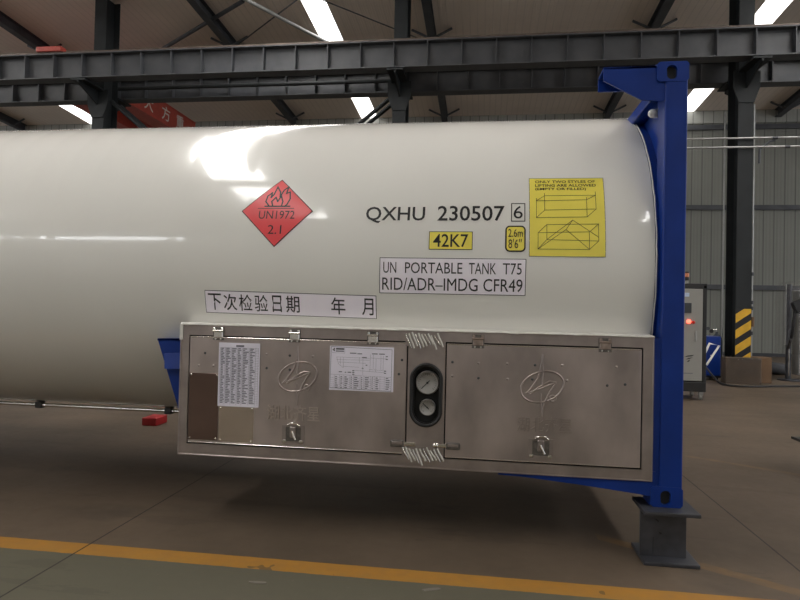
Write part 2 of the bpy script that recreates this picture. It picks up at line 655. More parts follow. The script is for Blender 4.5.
def hcolumn(mb, x0, x1, y0, y1, z0, z1, m_, tf=0.022, tw=0.014):
    mb.box(x0, x1, y0, y0 + tf, z0, z1, m_)
    mb.box(x0, x1, y1 - tf, y1, z0, z1, m_)
    xm = (x0 + x1) / 2
    mb.box(xm - tw / 2, xm + tw / 2, y0 + tf, y1 - tf, z0, z1, m_)


cols = [(-11.33, 'grey steel column at left, behind the tank beside the red crane girder'),
        (-3.29, 'dark grey steel column behind the middle of the white tank top'),
        (4.70, 'grey steel column with yellow and black warning stripes behind wrapped cardboard box')]
for cx, lab in cols:
    t = thing('steel_column', lab, 'column', (cx, 10.9, 0), 'steel columns carrying the crane girders')
    mb = MB()
    hcolumn(mb, cx - 0.165, cx + 0.165, 10.9, 11.5, 0.02, roof_z(11.2) - 0.02, M_STEEL2)
    mb.build('shaft', t)
    MB().box(cx - 0.2, cx + 0.2, 10.86, 11.54, 0, 0.02, M_STEEL2).build('base_plate', t)
    for ya, yb in ((10.9, 10.08), (11.5, 12.10)):
        mb = MB()
        w = 0.19
        # shallow console under the girder
        mb.prism([(ya, 7.00), (yb, 7.00), (yb, 6.93), (ya, 6.62)], cx - 0.02, cx + 0.02, M_STEEL2, 'x')
        mb.box(cx - w, cx + w, min(ya, yb), max(ya, yb), 6.99, 7.03, M_STEEL2)
        mb.build('bracket', t)
    mb = MB()
    mb.prism([(cx - 0.165, 6.30), (cx + 0.165, 6.30), (cx + 0.29, 6.66), (cx + 0.29, 7.02), (cx - 0.29, 7.02), (cx - 0.29, 6.66)], 10.87, 10.895, M_STEEL2)
    mb.build('gusset_plate', t)
    if cx > 0:
        striped = t
        mb = MB()
        x0, x1, z0, z1 = cx - 0.165, cx + 0.165, 0.05, 1.60
        mb.box(x0, x1, 10.893, 10.899, z0, z1, M_BLACK)
        p, h, rise = 0.36, 0.20, 0.235
        z = z1 + 0.11
        yy = 10.889
        while z > z0 - 0.3:
            pts = [(x0, z - rise - h), (x1, z - h), (x1, z), (x0, z - rise)]
            # clip to the painted field
            def cl(poly, zc, keep_below):
                out = []
                for i in range(len(poly)):
                    a, b = poly[i], poly[(i + 1) % len(poly)]
                    ia = (a[1] <= zc) if keep_below else (a[1] >= zc)
                    ib = (b[1] <= zc) if keep_below else (b[1] >= zc)
                    if ia:
                        out.append(a)
                    if ia != ib:
                        f = (zc - a[1]) / (b[1] - a[1])
                        out.append((a[0] + f * (b[0] - a[0]), zc))
                return out
            q = cl(cl(pts, z1, True), z0, False)
            if len(q) > 2:
                mb.prism(q, yy, yy + 0.004, M_HYEL)
            z -= p
        mb.build('warning_stripes', t)['label'] = 'slanting yellow and black warning stripes'

# crane runway girders on both sides of the column row
for yg, z0, z1, x0, x1, s0, pitch, lab in (
        (10.3, 7.07, 7.70, -30.0, 20.0, -12.87, 0.794, 'deep dark steel crane girder with rail on top, nearer of the two'),
        (11.85, 7.05, 7.64, -30.0, 20.0, -13.73, 0.806, 'dark steel crane girder seen lower behind the nearer girder')):
    t = thing('crane_runway_girder', lab, 'girder', (-4, yg, z0), 'crane runway girders across the hall')
    mb = MB()
    ibeam_x(mb, x0, x1, yg, z0, z1, 0.34, 0.025, 0.014, M_STEEL)
    mb.build('beam', t)
    MB().box(x0, x1, yg - 0.045, yg + 0.045, z1, z1 + 0.095, M_RAIL).build('rail', t)
    i = 0
    x = s0 - 22 * pitch
    while x < x1:
        if x > x0:
            mb = MB()
            for sgn in (-1, 1):
                a, b = sorted((yg + sgn * 0.008, yg + sgn * 0.155))
                mb.box(x - 0.009, x + 0.009, a, b, z0 + 0.025, z1 - 0.025, M_STEEL)
            mb.build('stiffener', t)
        x += pitch
    if yg > 11:
        mb = MB()
        mb.tube([(-12.0, yg - 0.26, 7.31), (-3.6, yg - 0.26, 7.31)], 0.05, M_STEEL2, 10)
        mb.build('conductor_rail', t)

# vertical bracing between the left and the middle column
tz = 6.75
for (xa, za, xb, zb, lab) in ((-11.0, tz, -3.45, 0.6, 'thin slanting brace running down right from left column behind tank'),
                              (-3.45, tz, -11.0, 0.6, 'pair of slanting brace bars running down left from middle column')):
    t = thing('column_brace', lab, 'brace', (xa, 11.2, 0), 'crossed braces between the columns')
    for yy in (10.98, 11.38):
        o = 0.0 if xa < xb else 0.09
        mb = MB()
        mb.tube([(xa, yy + o, za), (xb, yy + o, zb)], 0.055, M_STEEL2, 4)
        mb.build('bar', t)
    for f in (0.12, 0.3, 0.5, 0.7, 0.88):
        x_, z_ = xa + (xb - xa) * f, za + (zb - za) * f
        MB().tube([(x_, 10.98 + o, z_), (x_ + 0.001, 11.38 + o, z_)], 0.03, M_STEEL2, 4).build('tie_plate', t)

# rafters of the far bay
raf = [(-20.21, 'dark roof rafter at far left edge above the tank'),
       (-14.37, 'dark roof rafter entering top left corner above red block'),
       (-8.53, 'dark roof rafter right of red crane, left of bright roof strip'),
       (-2.69, 'dark roof rafter just right of the middle column'),
       (3.15, 'dark roof rafter above the blue corner post'),
       (8.99, 'dark roof rafter at right edge beside striped column')]
for x, lab in raf:
    x = kx(x)
    t = thing('roof_rafter', lab, 'rafter', (x, 14.5, 8.4), 'roof rafters of the far bay')
    mb = MB()
    y0, y1 = 8.0, YW - 0.02
    d = 0.30
    for (dx, dz0, dz1) in ((0.11, -0.30, -0.28), (0.11, -0.022, -0.002), (0.008, -0.28, -0.022)):
        vs = []
        for yy in (y0, y1):
            z = roof_z(yy)
            vs += [(x - dx, yy, z + dz0), (x + dx, yy, z + dz0), (x + dx, yy, z + dz1), (x - dx, yy, z + dz1)]
        mb.add(vs, [(0, 1, 2, 3), (7, 6, 5, 4), (0, 4, 5, 1), (1, 5, 6, 2), (2, 6, 7, 3), (3, 7, 4, 0)], M_STEEL)
    mb.build('beam', t)
    for yy in (13.4, 19.2):
        for sg in (-1, 1):
            mb = MB()
            z = roof_z(yy)
            mb.tube([(x + sg * 0.06, yy, z - 0.28), (x + sg * 0.58, yy, z - 0.02)], 0.035, M_STEEL, 6)
            mb.build('flange_brace', t)

# roof tie bars
ties = [((-10.83, 12.98), (-7.3, 10.70), 0.055, 'dark slanting tie bar under roof above left of tank', M_STEEL),
        ((-7.6, 10.05), (-5.55, 13.10), 0.055, 'tie bar, pale as if lit, crossing the bright roof strip', M_PIPE),  # lit bar; the light is put into its paler material
        ((-8.40, 12.92), (-5.2, 10.2), 0.018, 'thin roof tie rod left of the bright roof strip', M_STEEL),
        ((-5.6, 10.6), (-2.9, 13.1), 0.018, 'thin roof tie rod between bright strip and middle column', M_STEEL)]
for a, b, r, lab, m_ in ties:
    a, b = [(kx(p[0]), (p[1] + 3.664) * KW - 3.664) for p in (a, b)]
    mb = MB()
    mb.tube([(a[0], a[1], roof_z(a[1]) - 0.12 - r), (b[0], b[1], roof_z(b[1]) - 0.12 - r)], r, m_, 8)
    tag(mb.build('roof_tie_bar'), lab, 'tie bar', 'roof tie bars')

# overhead crane in the far bay
cz0, cz1 = 7.74, 8.50
cxf = -12.36
t = thing('overhead_crane', 'red overhead crane girder with white characters below the left roof', 'crane', (-12.6, 15.4, cz0))
mb = MB()
mb.box(cxf - 0.55, cxf, 12.3, 18.3, cz0, cz1, M_RED)
for z in (cz0, cz1 - 0.03):
    mb.box(cxf - 0.58, cxf + 0.03, 12.3, 18.3, z - 0.012, z + 0.02, M_RED)
mb.build('box_girder', t)
mb = MB()
mb.box(-14.35, -13.9, 12.3, 18.3, cz0, cz1 - 0.1, M_RED)
mb.build('rear_girder', t)
mb = MB()
mb.box(-14.6, -11.6, 11.70, 12.3, 7.745, 8.15, M_RED)
mb.build('end_carriage', t)
for ch, y in (('大', 14.75), ('方', 15.85), ('重', 16.85)):
    mb = MB()
    put_text(mb, ch, y, cz0 + 0.14, y + 0.55, cz1 - 0.12, lambda u, v: (cxf + 0.004, u, v), M_WHITE, 0.01)
    mb.build('lettering', t, fix=False)['label'] = 'white painted character'

mb = MB()
mb.bbox(-12.62, -11.92, 10.2, 10.42, 7.797, 7.93, M_RED, 0.02)
tag(mb.build('buffer_block'), 'small red block on the nearer crane girder at top left', 'block')

# pipes along the column row and down beside the striped column
for z, yp, lab in ((5.47, 10.85, 'upper of two thin horizontal pipes crossing striped column'),
                   (5.26, 10.83, 'lower of two thin horizontal pipes crossing striped column')):
    t = thing('wall_pipe', lab, 'pipe', (5, yp, z), 'horizontal pipes at the striped column')
    mb = MB()
    mb.tube([(0.5, yp, z), (7.5, yp, z + 0.01)], 0.022, M_PIPE, 10)
    mb.build('pipe', t)
    for x in (5.3, 6.7) if z > 5.4 else (5.55,):
        MB().cyl((x - 0.05, yp, z), (x + 0.05, yp, z), 0.036, M_STEEL, 12).build('coupling', t)
mb = MB()
mb.tube([(4.98, 10.85, 5.22), (5.20, 10.88, 5.40), (5.32, 10.90, 5.43)], 0.025, M_STEEL, 8)
mb.tube([(4.98, 10.85, 5.22), (4.98, 10.86, 4.9)], 0.025, M_STEEL, 8)
tag(mb.build('pipe_arm'), 'small bent dark bracket arm between the two horizontal pipes', 'bracket')
for x, y, r in ((4.925, 11.02, 0.022), (4.50, 11.56, 0.018)):
    c_ = MB().tube([(x, y, 0.0), (x, y, 6.3)], r, M_PIPE, 10).build('conduit', striped)
    if x > 4.9:
        for z in (2.40, 1.75, 1.62, 1.05):
            MB().cyl((x, y, z - 0.04), (x, y, z + 0.04), 0.04, M_STEEL, 12).build('clamp', c_)
        MB().cyl((x, y - 0.01, 1.20), (x, y - 0.01, 1.42), 0.055, M_CARD2, 14).build('valve', c_)

# ================================================================== TANK CONTAINER
TY, TZ, TR = 1.219, 1.7144, 1.1754
H = 0.30
TOP = H + 2.591
T = thing('tank_container', 'long white tank container in blue end frame with stainless steel cabinets below',
          'tank container', (-6, 1.22, H))


def on_tank(x, t, off):
    a = t / TR
    r = TR + off
    return (x, TY - r * math.cos(a), TZ + r * math.sin(a))


# shell
mb = MB()
courses = []
xc = -9.045
while xc < -0.60:                       # shallow bulge of each jacket sheet between its seams
    for f, h in ((0.012, 0.0), (0.15, 0.5), (0.32, 0.87), (0.5, 1.0), (0.68, 0.87), (0.85, 0.5), (0.988, 0.0)):
        courses.append((TR - 0.0012 + 0.0008 * h, xc + f * 0.235))
    xc += 0.235
prof = [(0.0, -12.05), (0.45, -12.0), (0.85, -11.9), (1.08, -11.76), (TR, -11.55), (TR, -9.2)] + courses + [(TR - 0.0012, -0.34), (TR - 0.0012, -0.165), (TR - 0.004, -0.158), (TR - 0.02, -0.154), (1.10, -0.15), (0.8, -0.09), (0.4, -0.05), (0.0, -0.04)]
mb.lathe(prof, (0, TY, TZ), M_TANK, 160, 'x')
shell = mb.build('tank_shell', T)
# white rim bead standing in for the rim highlight, and blue end skirt
mb = MB()
ring = [(-0.151, TY + 1.170 * math.cos(2 * PI * i / 140), TZ + 1.170 * math.sin(2 * PI * i / 140)) for i in range(140)]
random.seed(3)
mb.tube([(p[0] + random.uniform(-0.0015, 0.0015), p[1], p[2]) for p in ring], 0.0045, M_SEAL, 6, close=True)
mb.build('rim_bead', T)['label'] = 'rough white bead for the highlight around the tank end'
mb = MB()
mb.lathe([(1.165, -0.152), (1.165, -0.015), (1.13, -0.015), (1.13, -0.152)], (0, TY, TZ), M_BLUE, 128, 'x')
mb.build('end_skirt', T)


def corner_post(x0, x1, y0, y1, parent):
    mb = MB()
    mb.bbox(x0, x1, y0, y1, H + 0.10, TOP - 0.10, M_BLUE, 0.010, 3)
    mb.build('corner_post', parent)


def oval(cx, cz, w, h, n=20):
    out = []
    for i in range(n):
        a = 2 * PI * i / n
        x_, z_ = math.cos(a) * w / 2, math.sin(a) * w / 2
        z_ += (h - w) / 2 * (1 if z_ >= 0 else -1)
        out.append((cx + x_, cz + z_))
    return out


def casting(x0, x1, y0, y1, z0, z1, face_y, parent, lab=None):
    mb = MB()
    cx, cz = (x0 + x1) / 2 - 0.006, (z0 + z1) / 2 - 0.004
    b = 0.014
    out = [(x0 + b, z0), (x1 - b, z0), (x1, z0 + b), (x1, z1 - b), (x1 - b, z1), (x0 + b, z1), (x0, z1 - b), (x0, z0 + b)]
    hole = oval(cx, cz, 0.058, 0.084)
    t_ = 0.03
    ya, yb = (face_y, face_y + t_) if face_y == y0 else (face_y - t_, face_y)
    mb.holes(out, [hole], ya, yb, M_BLUE)
    if face_y == y0:
        mb.bbox(x0, x1, ya + t_ - 0.004, y1, z0, z1, M_BLUE, 0.008)
        mb.box(cx - 0.04, cx + 0.04, ya + t_ - 0.006, ya + t_ - 0.0045, cz - 0.05, cz + 0.05, M_DARK)
    else:
        mb.bbox(x0, x1, y0, yb - t_ + 0.004, z0, z1, M_BLUE, 0.008)
    return mb.build('corner_casting', parent)


YF_, YR_ = 0.0, 2.438
corner_post(-0.130, -0.003, 0.003, 0.16, T)
corner_post(-0.134, -0.003, 2.278, 2.435, T)
for z0, z1 in ((H, H + 0.118), (TOP - 0.118, TOP)):
    casting(-0.178, 0, 0, 0.162, z0, z1, 0.0, T)
    casting(-0.178, 0, 2.276, 2.438, z0, z1, 2.438, T)
MB().box(-0.1695, -0.129, 0.014, 0.022, H + 0.1, 1.275, M_BLUE).build('gap_filler', T)  # plate added to cover the unlit gap beside the post
# transverse beams of the end frame
MB().bbox(-0.178, -0.05, 0.16, 2.28, 2.71, 2.785, M_BLUE, 0.006).build('top_cross_beam', T)
MB().bbox(-0.15, -0.02, 0.16, 2.28, H + 0.02, H + 0.15, M_BLUE, 0.006).build('bottom_cross_beam', T)
# top gusset: tapered front plate, top plate, rectangular rear plate
for ya, yb in ((0.012, 0.024), (2.414, 2.426)):
    mb = MB()
    mb.prism([(-0.478, 2.866), (-0.170, 2.874), (-0.128, 2.874), (-0.128, 2.664), (-0.258, 2.672), (-0.478, 2.792)], ya, yb, M_BLUE)
    s_ = 1 if ya < 1 else -1
    mb.prism([(-0.478, ya), (-0.17, ya), (-0.17, ya + s_ * 0.16), (-0.478, ya + s_ * 0.16)], 2.860, 2.872, M_BLUE, 'z')
    mb.prism([(-0.478, 2.785), (-0.17, 2.785), (-0.17, 2.86), (-0.478, 2.86)], *sorted((ya + s_ * 0.165, ya + s_ * 0.177)), M_BLUE)
    mb.build('top_gusset', T)
# corner plates from post to tank
mb = MB()
mb.prism([(0.16, 2.70), (0.16, 2.05), (0.42, 2.42), (0.62, 2.70)], -0.10, -0.085, M_BLUE, 'x')
mb.build('corner_plate', T)
mb = MB()
mb.prism([(0.16, 0.45), (0.16, 1.3), (0.30, 1.1), (0.75, 0.62), (0.95, 0.45)], -0.10, -0.085, M_BLUE, 'x')
mb.build('corner_plate', T)
# bottom tapered rail gusset
mb = MB()
mb.prism([(-0.15, 0.352), (-0.15, 0.50), (-1.05, 0.50), (-1.05, 0.432), (-0.892, 0.426), (-0.574, 0.400), (-0.236, 0.366)], 0.006, 0.02, M_BLUE)
mb.build('bottom_gusset', T)
# white valve cap behind the post
mb = MB()
mb.lathe([(0.0, -0.034), (0.014, -0.031), (0.025, -0.018), (0.028, 0.0), (0.028, 0.05), (0, 0.05)], (-0.140, 0.205, 2.652), M_TANK, 20, 'x')
mb.build('pipe_cap', T)['label'] = 'round cream pipe cap behind the corner post'

# saddle wing left of the cabinet
mb = MB()
mb.prism([(-3.297, 1.180), (-3.05, 1.188), (-3.05, 0.62), (-3.10, 0.62)], 0.08, 0.095, M_BLUE)
mb.prism([(-3.297, 1.175), (-3.05, 1.185), (-3.05, 1.172), (-3.297, 1.165)], 0.08, 0.40, M_BLUE)
vs = [(-3.243, 0.072, 1.083), (-3.05, 0.072, 1.092), (-3.05, 0.035, 0.985), (-3.216, 0.035, 0.985)]
mb.add(vs + [(v[0], 0.085, v[2]) for v in vs], [(0, 1, 2, 3), (7, 6, 5, 4), (0, 4, 5, 1), (1, 5, 6, 2), (2, 6, 7, 3), (3, 7, 4, 0)], M_BLUE)
mb.build('saddle_wing', T)
# pipe below the shell
mb = MB()
mb.tube([(-11, 1.0, 0.531), (-3.0, 1.0, 0.531)], 0.016, M_CHROME, 10)
mb.build('drain_pipe', T)['label'] = 'thin bright pipe under the tank'
for x in (-4.869, -3.701, -6.04):
    mb = MB()
    mb.bbox(x - 0.03, x + 0.03, 0.975, 1.03, 0.505, 0.56, M_STEEL, 0.006)
    mb.build('pipe_clamp', T)

# ---------------------------------------------------------------- cabinet
CX0, CX1, CZ0, CZ1 = -3.091, -0.170, 0.444, 1.282


def rc(x0, x1, z0, z1):
    return [(x0, z0), (x1, z0), (x1, z1), (x0, z1)]


D1 = (-3.032, -1.608, 0.517, 1.214)
D2 = (-1.380, -0.231, 0.509, 1.216)
GX, GZ0, GZ1 = -1.4925, 0.700, 1.080
cab = MB()
cab.holes(rc(CX0, CX1, CZ0, CZ1), [rc(D1[0], D1[1], D1[2], D1[3]), rc(D2[0], D2[1], D2[2], D2[3]), oval(GX, (GZ0 + GZ1) / 2, 0.192, GZ1 - GZ0, 40)], 0.0, 0.012, M_SSF)
cab.box(CX0, CX0 + 0.006, 0.012, 0.34, CZ0, CZ1, M_SSF)
cab.box(CX1 - 0.006, CX1, 0.012, 0.34, CZ0, CZ1, M_SSF)
cab.box(CX0, CX1, 0.012, 0.34, CZ0, CZ0 + 0.006, M_SSF)
cab.box(CX0, CX1, 0.012, 0.16, CZ1 - 0.006, CZ1, M_SSF)
cab.box(CX0, CX1, 0.34, 0.346, CZ0, 0.9, M_SSF)
cab.box(CX0 + 0.02, CX1 - 0.02, 0.045, 0.05, CZ0 + 0.02, CZ1 - 0.02, M_DARK)
# folded front lips
for a, b, c_, d in ((CX0, CX1, CZ0, CZ0 + 0.008), (CX0, CX1, CZ1 - 0.008, CZ1), (CX0, CX0 + 0.008, CZ0, CZ1), (CX1 - 0.008, CX1, CZ0, CZ1)):
    cab.bbox(a, b, -0.006, 0.002, c_, d, M_SSF, 0.002, 1)
CAB = cab.build('cabinet_body', T)
CAB['label'] = 'stainless steel cabinet shell with frame strips'
mb = MB()
n = 60
vs = []
for i in range(n + 1):
    x = CX0 + 0.0 + (CX1 - CX0) * i / n
    j = random.uniform(-0.0025, 0.0025)
    th = 0.004 + 0.006 * max(0.0, (-x - 1.0) / 2)
    vs += [(x, -0.002 + j, CZ1 - 0.008), (x, -0.009 + j, CZ1 + 0.001), (x, 0.006, CZ1 + th + j), (x, 0.135, CZ1 + 0.012)]
fs = []
for i in range(n):
    for q in range(3):
        fs.append((4 * i + q, 4 * i + q + 1, 4 * i + q + 5, 4 * i + q + 4))
mb.add(vs, fs, M_SEAL, True)
mb.box(CX0 - 0.004, CX0 + 0.018, -0.008, -0.002, CZ1 - 0.10, CZ1, M_SEAL)
mb.build('sealant_bead', T)['label'] = 'white sealant along the cabinet top'


def F(y):
    return lambda u, v: (u, y, v)


def hinge(x, z, par, bright):
    mb = MB()
    m_ = M_SHINE if bright else M_HINGE
    mb.box(x - 0.037, x + 0.037, -0.0055, -0.003, z - 0.036, z + 0.046, M_LATCH)  # dark backing added as a shadow outline around the hinge
    mb.bbox(x - 0.031, x + 0.031, -0.012, -0.003, z - 0.020, z + 0.022, m_, 0.004, 1)
    mb.cyl((x - 0.034, -0.014, z + 0.022), (x + 0.034, -0.014, z + 0.022), 0.007, m_, 12)
    for a in (-0.026, 0.026):
        mb.bbox(x + a - 0.008, x + a + 0.008, -0.016, -0.004, z + 0.020, z + 0.044, m_, 0.003, 1)
        mb.cyl((x + a * 0.7, -0.010, z - 0.028), (x + a * 0.7, -0.005, z - 0.028), 0.006, M_SHINE, 8)
    return mb.build('hinge', par)


def latch(x, z, par):
    mb = MB()
    mb.holes(rc(x - 0.072, x + 0.072, z - 0.055, z + 0.055), [rc(x - 0.05, x + 0.05, z - 0.045, z + 0.045)], -0.010, -0.004, M_SSF)
    mb.box(x - 0.05, x + 0.05, -0.0055, -0.004, z - 0.045, z + 0.045, M_LATCH)
    mb.bbox(x - 0.022, x + 0.02, -0.018, -0.006, z - 0.020, z + 0.05, M_SSF, 0.008)
    mb.tube([(x - 0.035, -0.016, z + 0.058), (x - 0.01, -0.024, z + 0.072), (x + 0.02, -0.024, z + 0.070), (x + 0.04, -0.016, z + 0.056)], 0.006, M_SHINE, 8)
    mb.tube([(x - 0.004, -0.022, z + 0.02), (x + 0.02, -0.028, z - 0.03)], 0.008, M_SHINE, 8)
    for a in (-0.055, 0.052):
        mb.bbox(x + a - 0.012, x + a + 0.012, -0.016, -0.008, z - 0.056, z - 0.036, M_SHINE, 0.003)
    return mb.build('latch', par)


def emblem(cx, cz, par, m_):
    """pressed mark: tilted ring crossed by a star-like stroke"""
    mb = MB()
    y = -0.0065
    k_ = 0.0012
    ring = []
    for i in range(48):
        a = 2 * PI * i / 48
        px, pz = 0.128 * math.cos(a), 0.088 * math.sin(a)
        c_, s_ = math.cos(0.35), math.sin(0.35)
        ring.append((cx + px * c_ - pz * s_, y, cz + px * s_ + pz * c_))
    mb.tube(ring, 0.0055, m_, 8, close=True)

    def q(px, py):
        return (cx + (px - 170) * k_, y, cz - (py - 200) * k_)
    for line in ([(168, 40), (165, 95), (150, 160), (112, 215), (92, 236)], [(92, 236), (150, 215), (238, 176)],
                 [(238, 176), (205, 172), (150, 205), (112, 240)], [(238, 176), (212, 215), (190, 262), (176, 300), (170, 348)], [(168, 40), (172, 120), (168, 190)],
                 [(165, 235), (166, 300), (170, 348)]):
        mb.tube([q(*p) for p in line], 0.0052, m_, 8)
    c2 = q(222, 256)
    mb.tube([(c2[0] + 0.018 * math.cos(2 * PI * i / 16), y, c2[2] + 0.018 * math.sin(2 * PI * i / 16)) for i in range(16)], 0.005, m_, 8, close=True)
    return mb.build('pressed_emblem', par)


def pressed_text(t, x0, z0, x1, z1, par, m_, drop):
    mb = MB()
    vs, fs = text2d(t, 0.0)
    fr, bk = [], []
    for a, b in vs:
        x, z = x0 + a * (x1 - x0), z0 + b * (z1 - z0) + drop * (a - 0.5)
        fr.append((x, -0.013, z))
        bk.append((x, -0.002, z))
    nn = len(fr)
    cnt = {}
    for f in fs:
        for i in range(len(f)):
            e = (f[i], f[(i + 1) % len(f)])
            cnt[tuple(sorted(e))] = cnt.get(tuple(sorted(e)), 0) + 1
    side = [(a, b, b + nn, a + nn) for (a, b), c_ in cnt.items() if c_ == 1]
    mb.add(fr + bk, fs + side, m_)
    return mb.build('pressed_lettering', par)


doors = []
for (x0, x1, z0, z1), lab in ((D1, 'left cabinet door with papers and polished plates'), (D2, 'right cabinet door without papers')):
    mb = MB()
    g = 0.008
    mb.bbox(x0 + g, x1 - g, -0.004, 0.014, z0 + g, z1 - g, M_SS, 0.004)
    mb.tube([(x0 + g + .004, -0.004, z1 - g - .004), (x1 - g - .004, -0.004, z1 - g - .004)], 0.004, M_SHINE, 6)
    mb.tube([(x0 + g + .004, -0.004, z0 + g + .004), (x1 - g - .004, -0.004, z0 + g + .004)], 0.003, M_SHINE, 6)
    d = mb.build('cabinet_door', T)
    d['label'] = lab
    doors.append(d)
DL, DR = doors
for x in (-2.832, -2.328, -1.829):
    hinge(x, 1.222, DL, True)
for x in (-1.185, -0.446):
    hinge(x, 1.220, DR, False)
latch(-2.321, 0.611, DL)
latch(-0.804, 0.605, DR)
emblem(-2.303, 0.972, DL, M_SS)
emblem(-0.803, 0.968, DR, M_SS)
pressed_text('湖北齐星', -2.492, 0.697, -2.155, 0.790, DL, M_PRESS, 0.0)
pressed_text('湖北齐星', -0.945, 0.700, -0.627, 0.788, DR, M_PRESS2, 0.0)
for pts, d in (([(-2.508, 1.107), (-2.357, 1.102), (-2.208, 1.101), (-2.506, 1.018), (-2.355, 1.013), (-1.645, 1.098), (-1.662, 1.011), (-2.92, 1.10), (-2.86, 1.02), (-2.96, 1.02)], DL),
               ([(-1.336, 1.096), (-1.335, 1.011), (-1.18, 1.095), (-1.178, 1.005), (-1.008, 1.098), (-1.006, 1.006), (-0.846, 1.095), (-0.86, 1.01), (-0.69, 1.10), (-0.66, 1.01), (-0.43, 0.99), (-0.38, 1.1), (-0.33, 1.0)], DR)):
    for x, z in pts:
        mb = MB()
        mb.lathe([(0.0, -0.0065), (0.005, -0.0062), (0.008, -0.004)], (x, 0, z), M_SSF if random.random() < 0.6 else M_STEEL, 12, 'y')
        mb.build('rivet', d)
# corner clamps
for x0, x1, d in ((-1.705, -1.60, DL), (-1.398, -1.28, DR)):
    mb = MB()
    z = 0.591
    if d is DL:
        mb.bbox(x0, x0 + 0.085, -0.022, -0.003, z - 0.022, z + 0.02, M_LATCH, 0.006)
        mb.bbox(x0 + 0.01, x0 + 0.075, -0.025, -0.021, z - 0.004, z + 0.012, M_SSF, 0.003)
        mb.bbox(x0 + 0.075, x1 + 0.05, -0.014, -0.004, z - 0.012, z + 0.010, M_SHINE, 0.004)
    else:
        mb.bbox(x1 - 0.085, x1, -0.022, -0.003, z - 0.022, z + 0.02, M_LATCH, 0.006)
        mb.bbox(x1 - 0.075, x1 - 0.01, -0.025, -0.021, z - 0.004, z + 0.012, M_SSF, 0.003)
        mb.bbox(x0 - 0.045, x1 - 0.075, -0.014, -0.004, z - 0.012, z + 0.010, M_SHINE, 0.004)
        mb.lathe([(0.0, -0.03), (0.014, -0.028), (0.018, -0.012)], (x0 - 0.03, 0, z), M_SHINE, 14, 'y')
    mb.build('door_clamp', d)
# polished plates
mb = MB()
mb.bbox(-3.021, -2.820, -0.0065, -0.0035, 0.545, 0.972, M_MIRROR, 0.001, 1)
for x in (-3.008, -2.833):
    for z in (0.557, 0.960):
        mb.lathe([(0, -0.0095), (0.004, -0.009), (0.006, -0.0065)], (x, 0, z), M_SHINE, 10, 'y')
mb.build('polished_plate', DL)['label'] = 'tall dark mirror-like plate at the door\'s left'
mb = MB()
mb.bbox(-2.816, -2.583, -0.0065, -0.0035, 0.541, 0.768, M_MIRROR2, 0.001, 1)
for x in (-2.803, -2.596):
    for z in (0.553, 0.756):
        mb.lathe([(0, -0.0095), (0.004, -0.009), (0.006, -0.0065)], (x, 0, z), M_SHINE, 10, 'y')
mb.build('polished_plate', DL)['label'] = 'square plate with bright painted reflection below the printed table'
# printed table
mb = MB()
x0, x1, z0, z1 = -2.824, -2.551, 0.767, 1.172
mb.box(x0, x1, -0.010, -0.008, z0, z1, M_PAPER)
f = F(-0.0108)
random.seed(11)
rect(mb, x0 + 0.115, z1 - 0.026, x0 + 0.168, z1 - 0.014, f, M_INK)
rows, cw = 34, [0.012, 0.046, 0.085, 0.125, 0.158, 0.205, 0.248]
for r in range(rows):
    z = z1 - 0.036 - r * (z1 - z0 - 0.05) / rows
    rect(mb, x0 + 0.008, z + 0.0038, x1 - 0.008, z + 0.0048, f, M_INK)
    for c_ in range(6):
        L = random.uniform(0.012, cw[c_ + 1] - cw[c_] - 0.008)
        rect(mb, x0 + cw[c_] + 0.003, z - 0.0035, x0 + cw[c_] + 0.003 + L, z + 0.0015, f, M_INK)
for c_ in cw + [0.265]:
    rect(mb, x0 + c_ - 0.003, z0 + 0.012, x0 + c_ - 0.0018, z1 - 0.032, f, M_INK)
mb.build('printed_table', DL, fix=False)['label'] = 'pale paper with a dense printed table'
# printed diagram
mb = MB()
x0, x1, z0, z1 = -2.098, -1.695, 0.899, 1.173
mb.box(x0, x1, -0.008, -0.006, z0, z1, M_PAPER)
f = F(-0.0088)


def g2(px, py):
    return (x0 + (px - 55) / 680 * (x1 - x0), z1 - (py - 65) / 480 * (z1 - z0))


stroke(mb, [g2(70, 75), g2(715, 90), g2(712, 540), g2(62, 520)], 0.0022, f, M_INK, True)
rect(mb, *g2(120, 106), *g2(208, 90), f, M_BLACK)
rect(mb, *g2(118, 128), *g2(208, 116), f, M_INK)
stroke(mb, [g2(88, 108), g2(104, 92), g2(104, 120), g2(88, 108)], 0.004, f, M_BLACK)
stroke(mb, [g2(80, 140), g2(215, 143), g2(215, 90)], 0.0012, f, M_INK)
for pl in ([(130, 185), (480, 190)], [(130, 215), (480, 210)], [(150, 240), (440, 245)], [(190, 285), (370, 290)], [(130, 185), (150, 260), (200, 300)],
           [(370, 180), (375, 240)], [(410, 200), (412, 370)], [(490, 150), (485, 330)], [(520, 150), (520, 300)], [(550, 190), (548, 335)], [(600, 150), (600, 310)], [(625, 160), (625, 310)],
           [(490, 185), (660, 190)], [(480, 310), (650, 318)], [(330, 325), (640, 338)], [(170, 190), (170, 260)], [(200, 190), (205, 300)]):
    stroke(mb, [g2(*p) for p in pl], 0.0012, f, M_INK)
for a, b, L in ((270, 140, 70), (350, 144, 50), (505, 140, 60), (580, 140, 60), (440, 265, 18), (650, 165, 22), (650, 195, 22), (635, 322, 22), (635, 345, 22), (155, 345, 35), (220, 350, 15), (250, 348, 38), (300, 328, 22), (300, 348, 22), (300, 368, 22), (400, 300, 18), (400, 183, 50)):
    rect(mb, *g2(a, b + 5), *g2(a + L, b - 5), f, M_INK)
stroke(mb, [g2(66, 375), g2(712, 388)], 0.0012, f, M_INK)
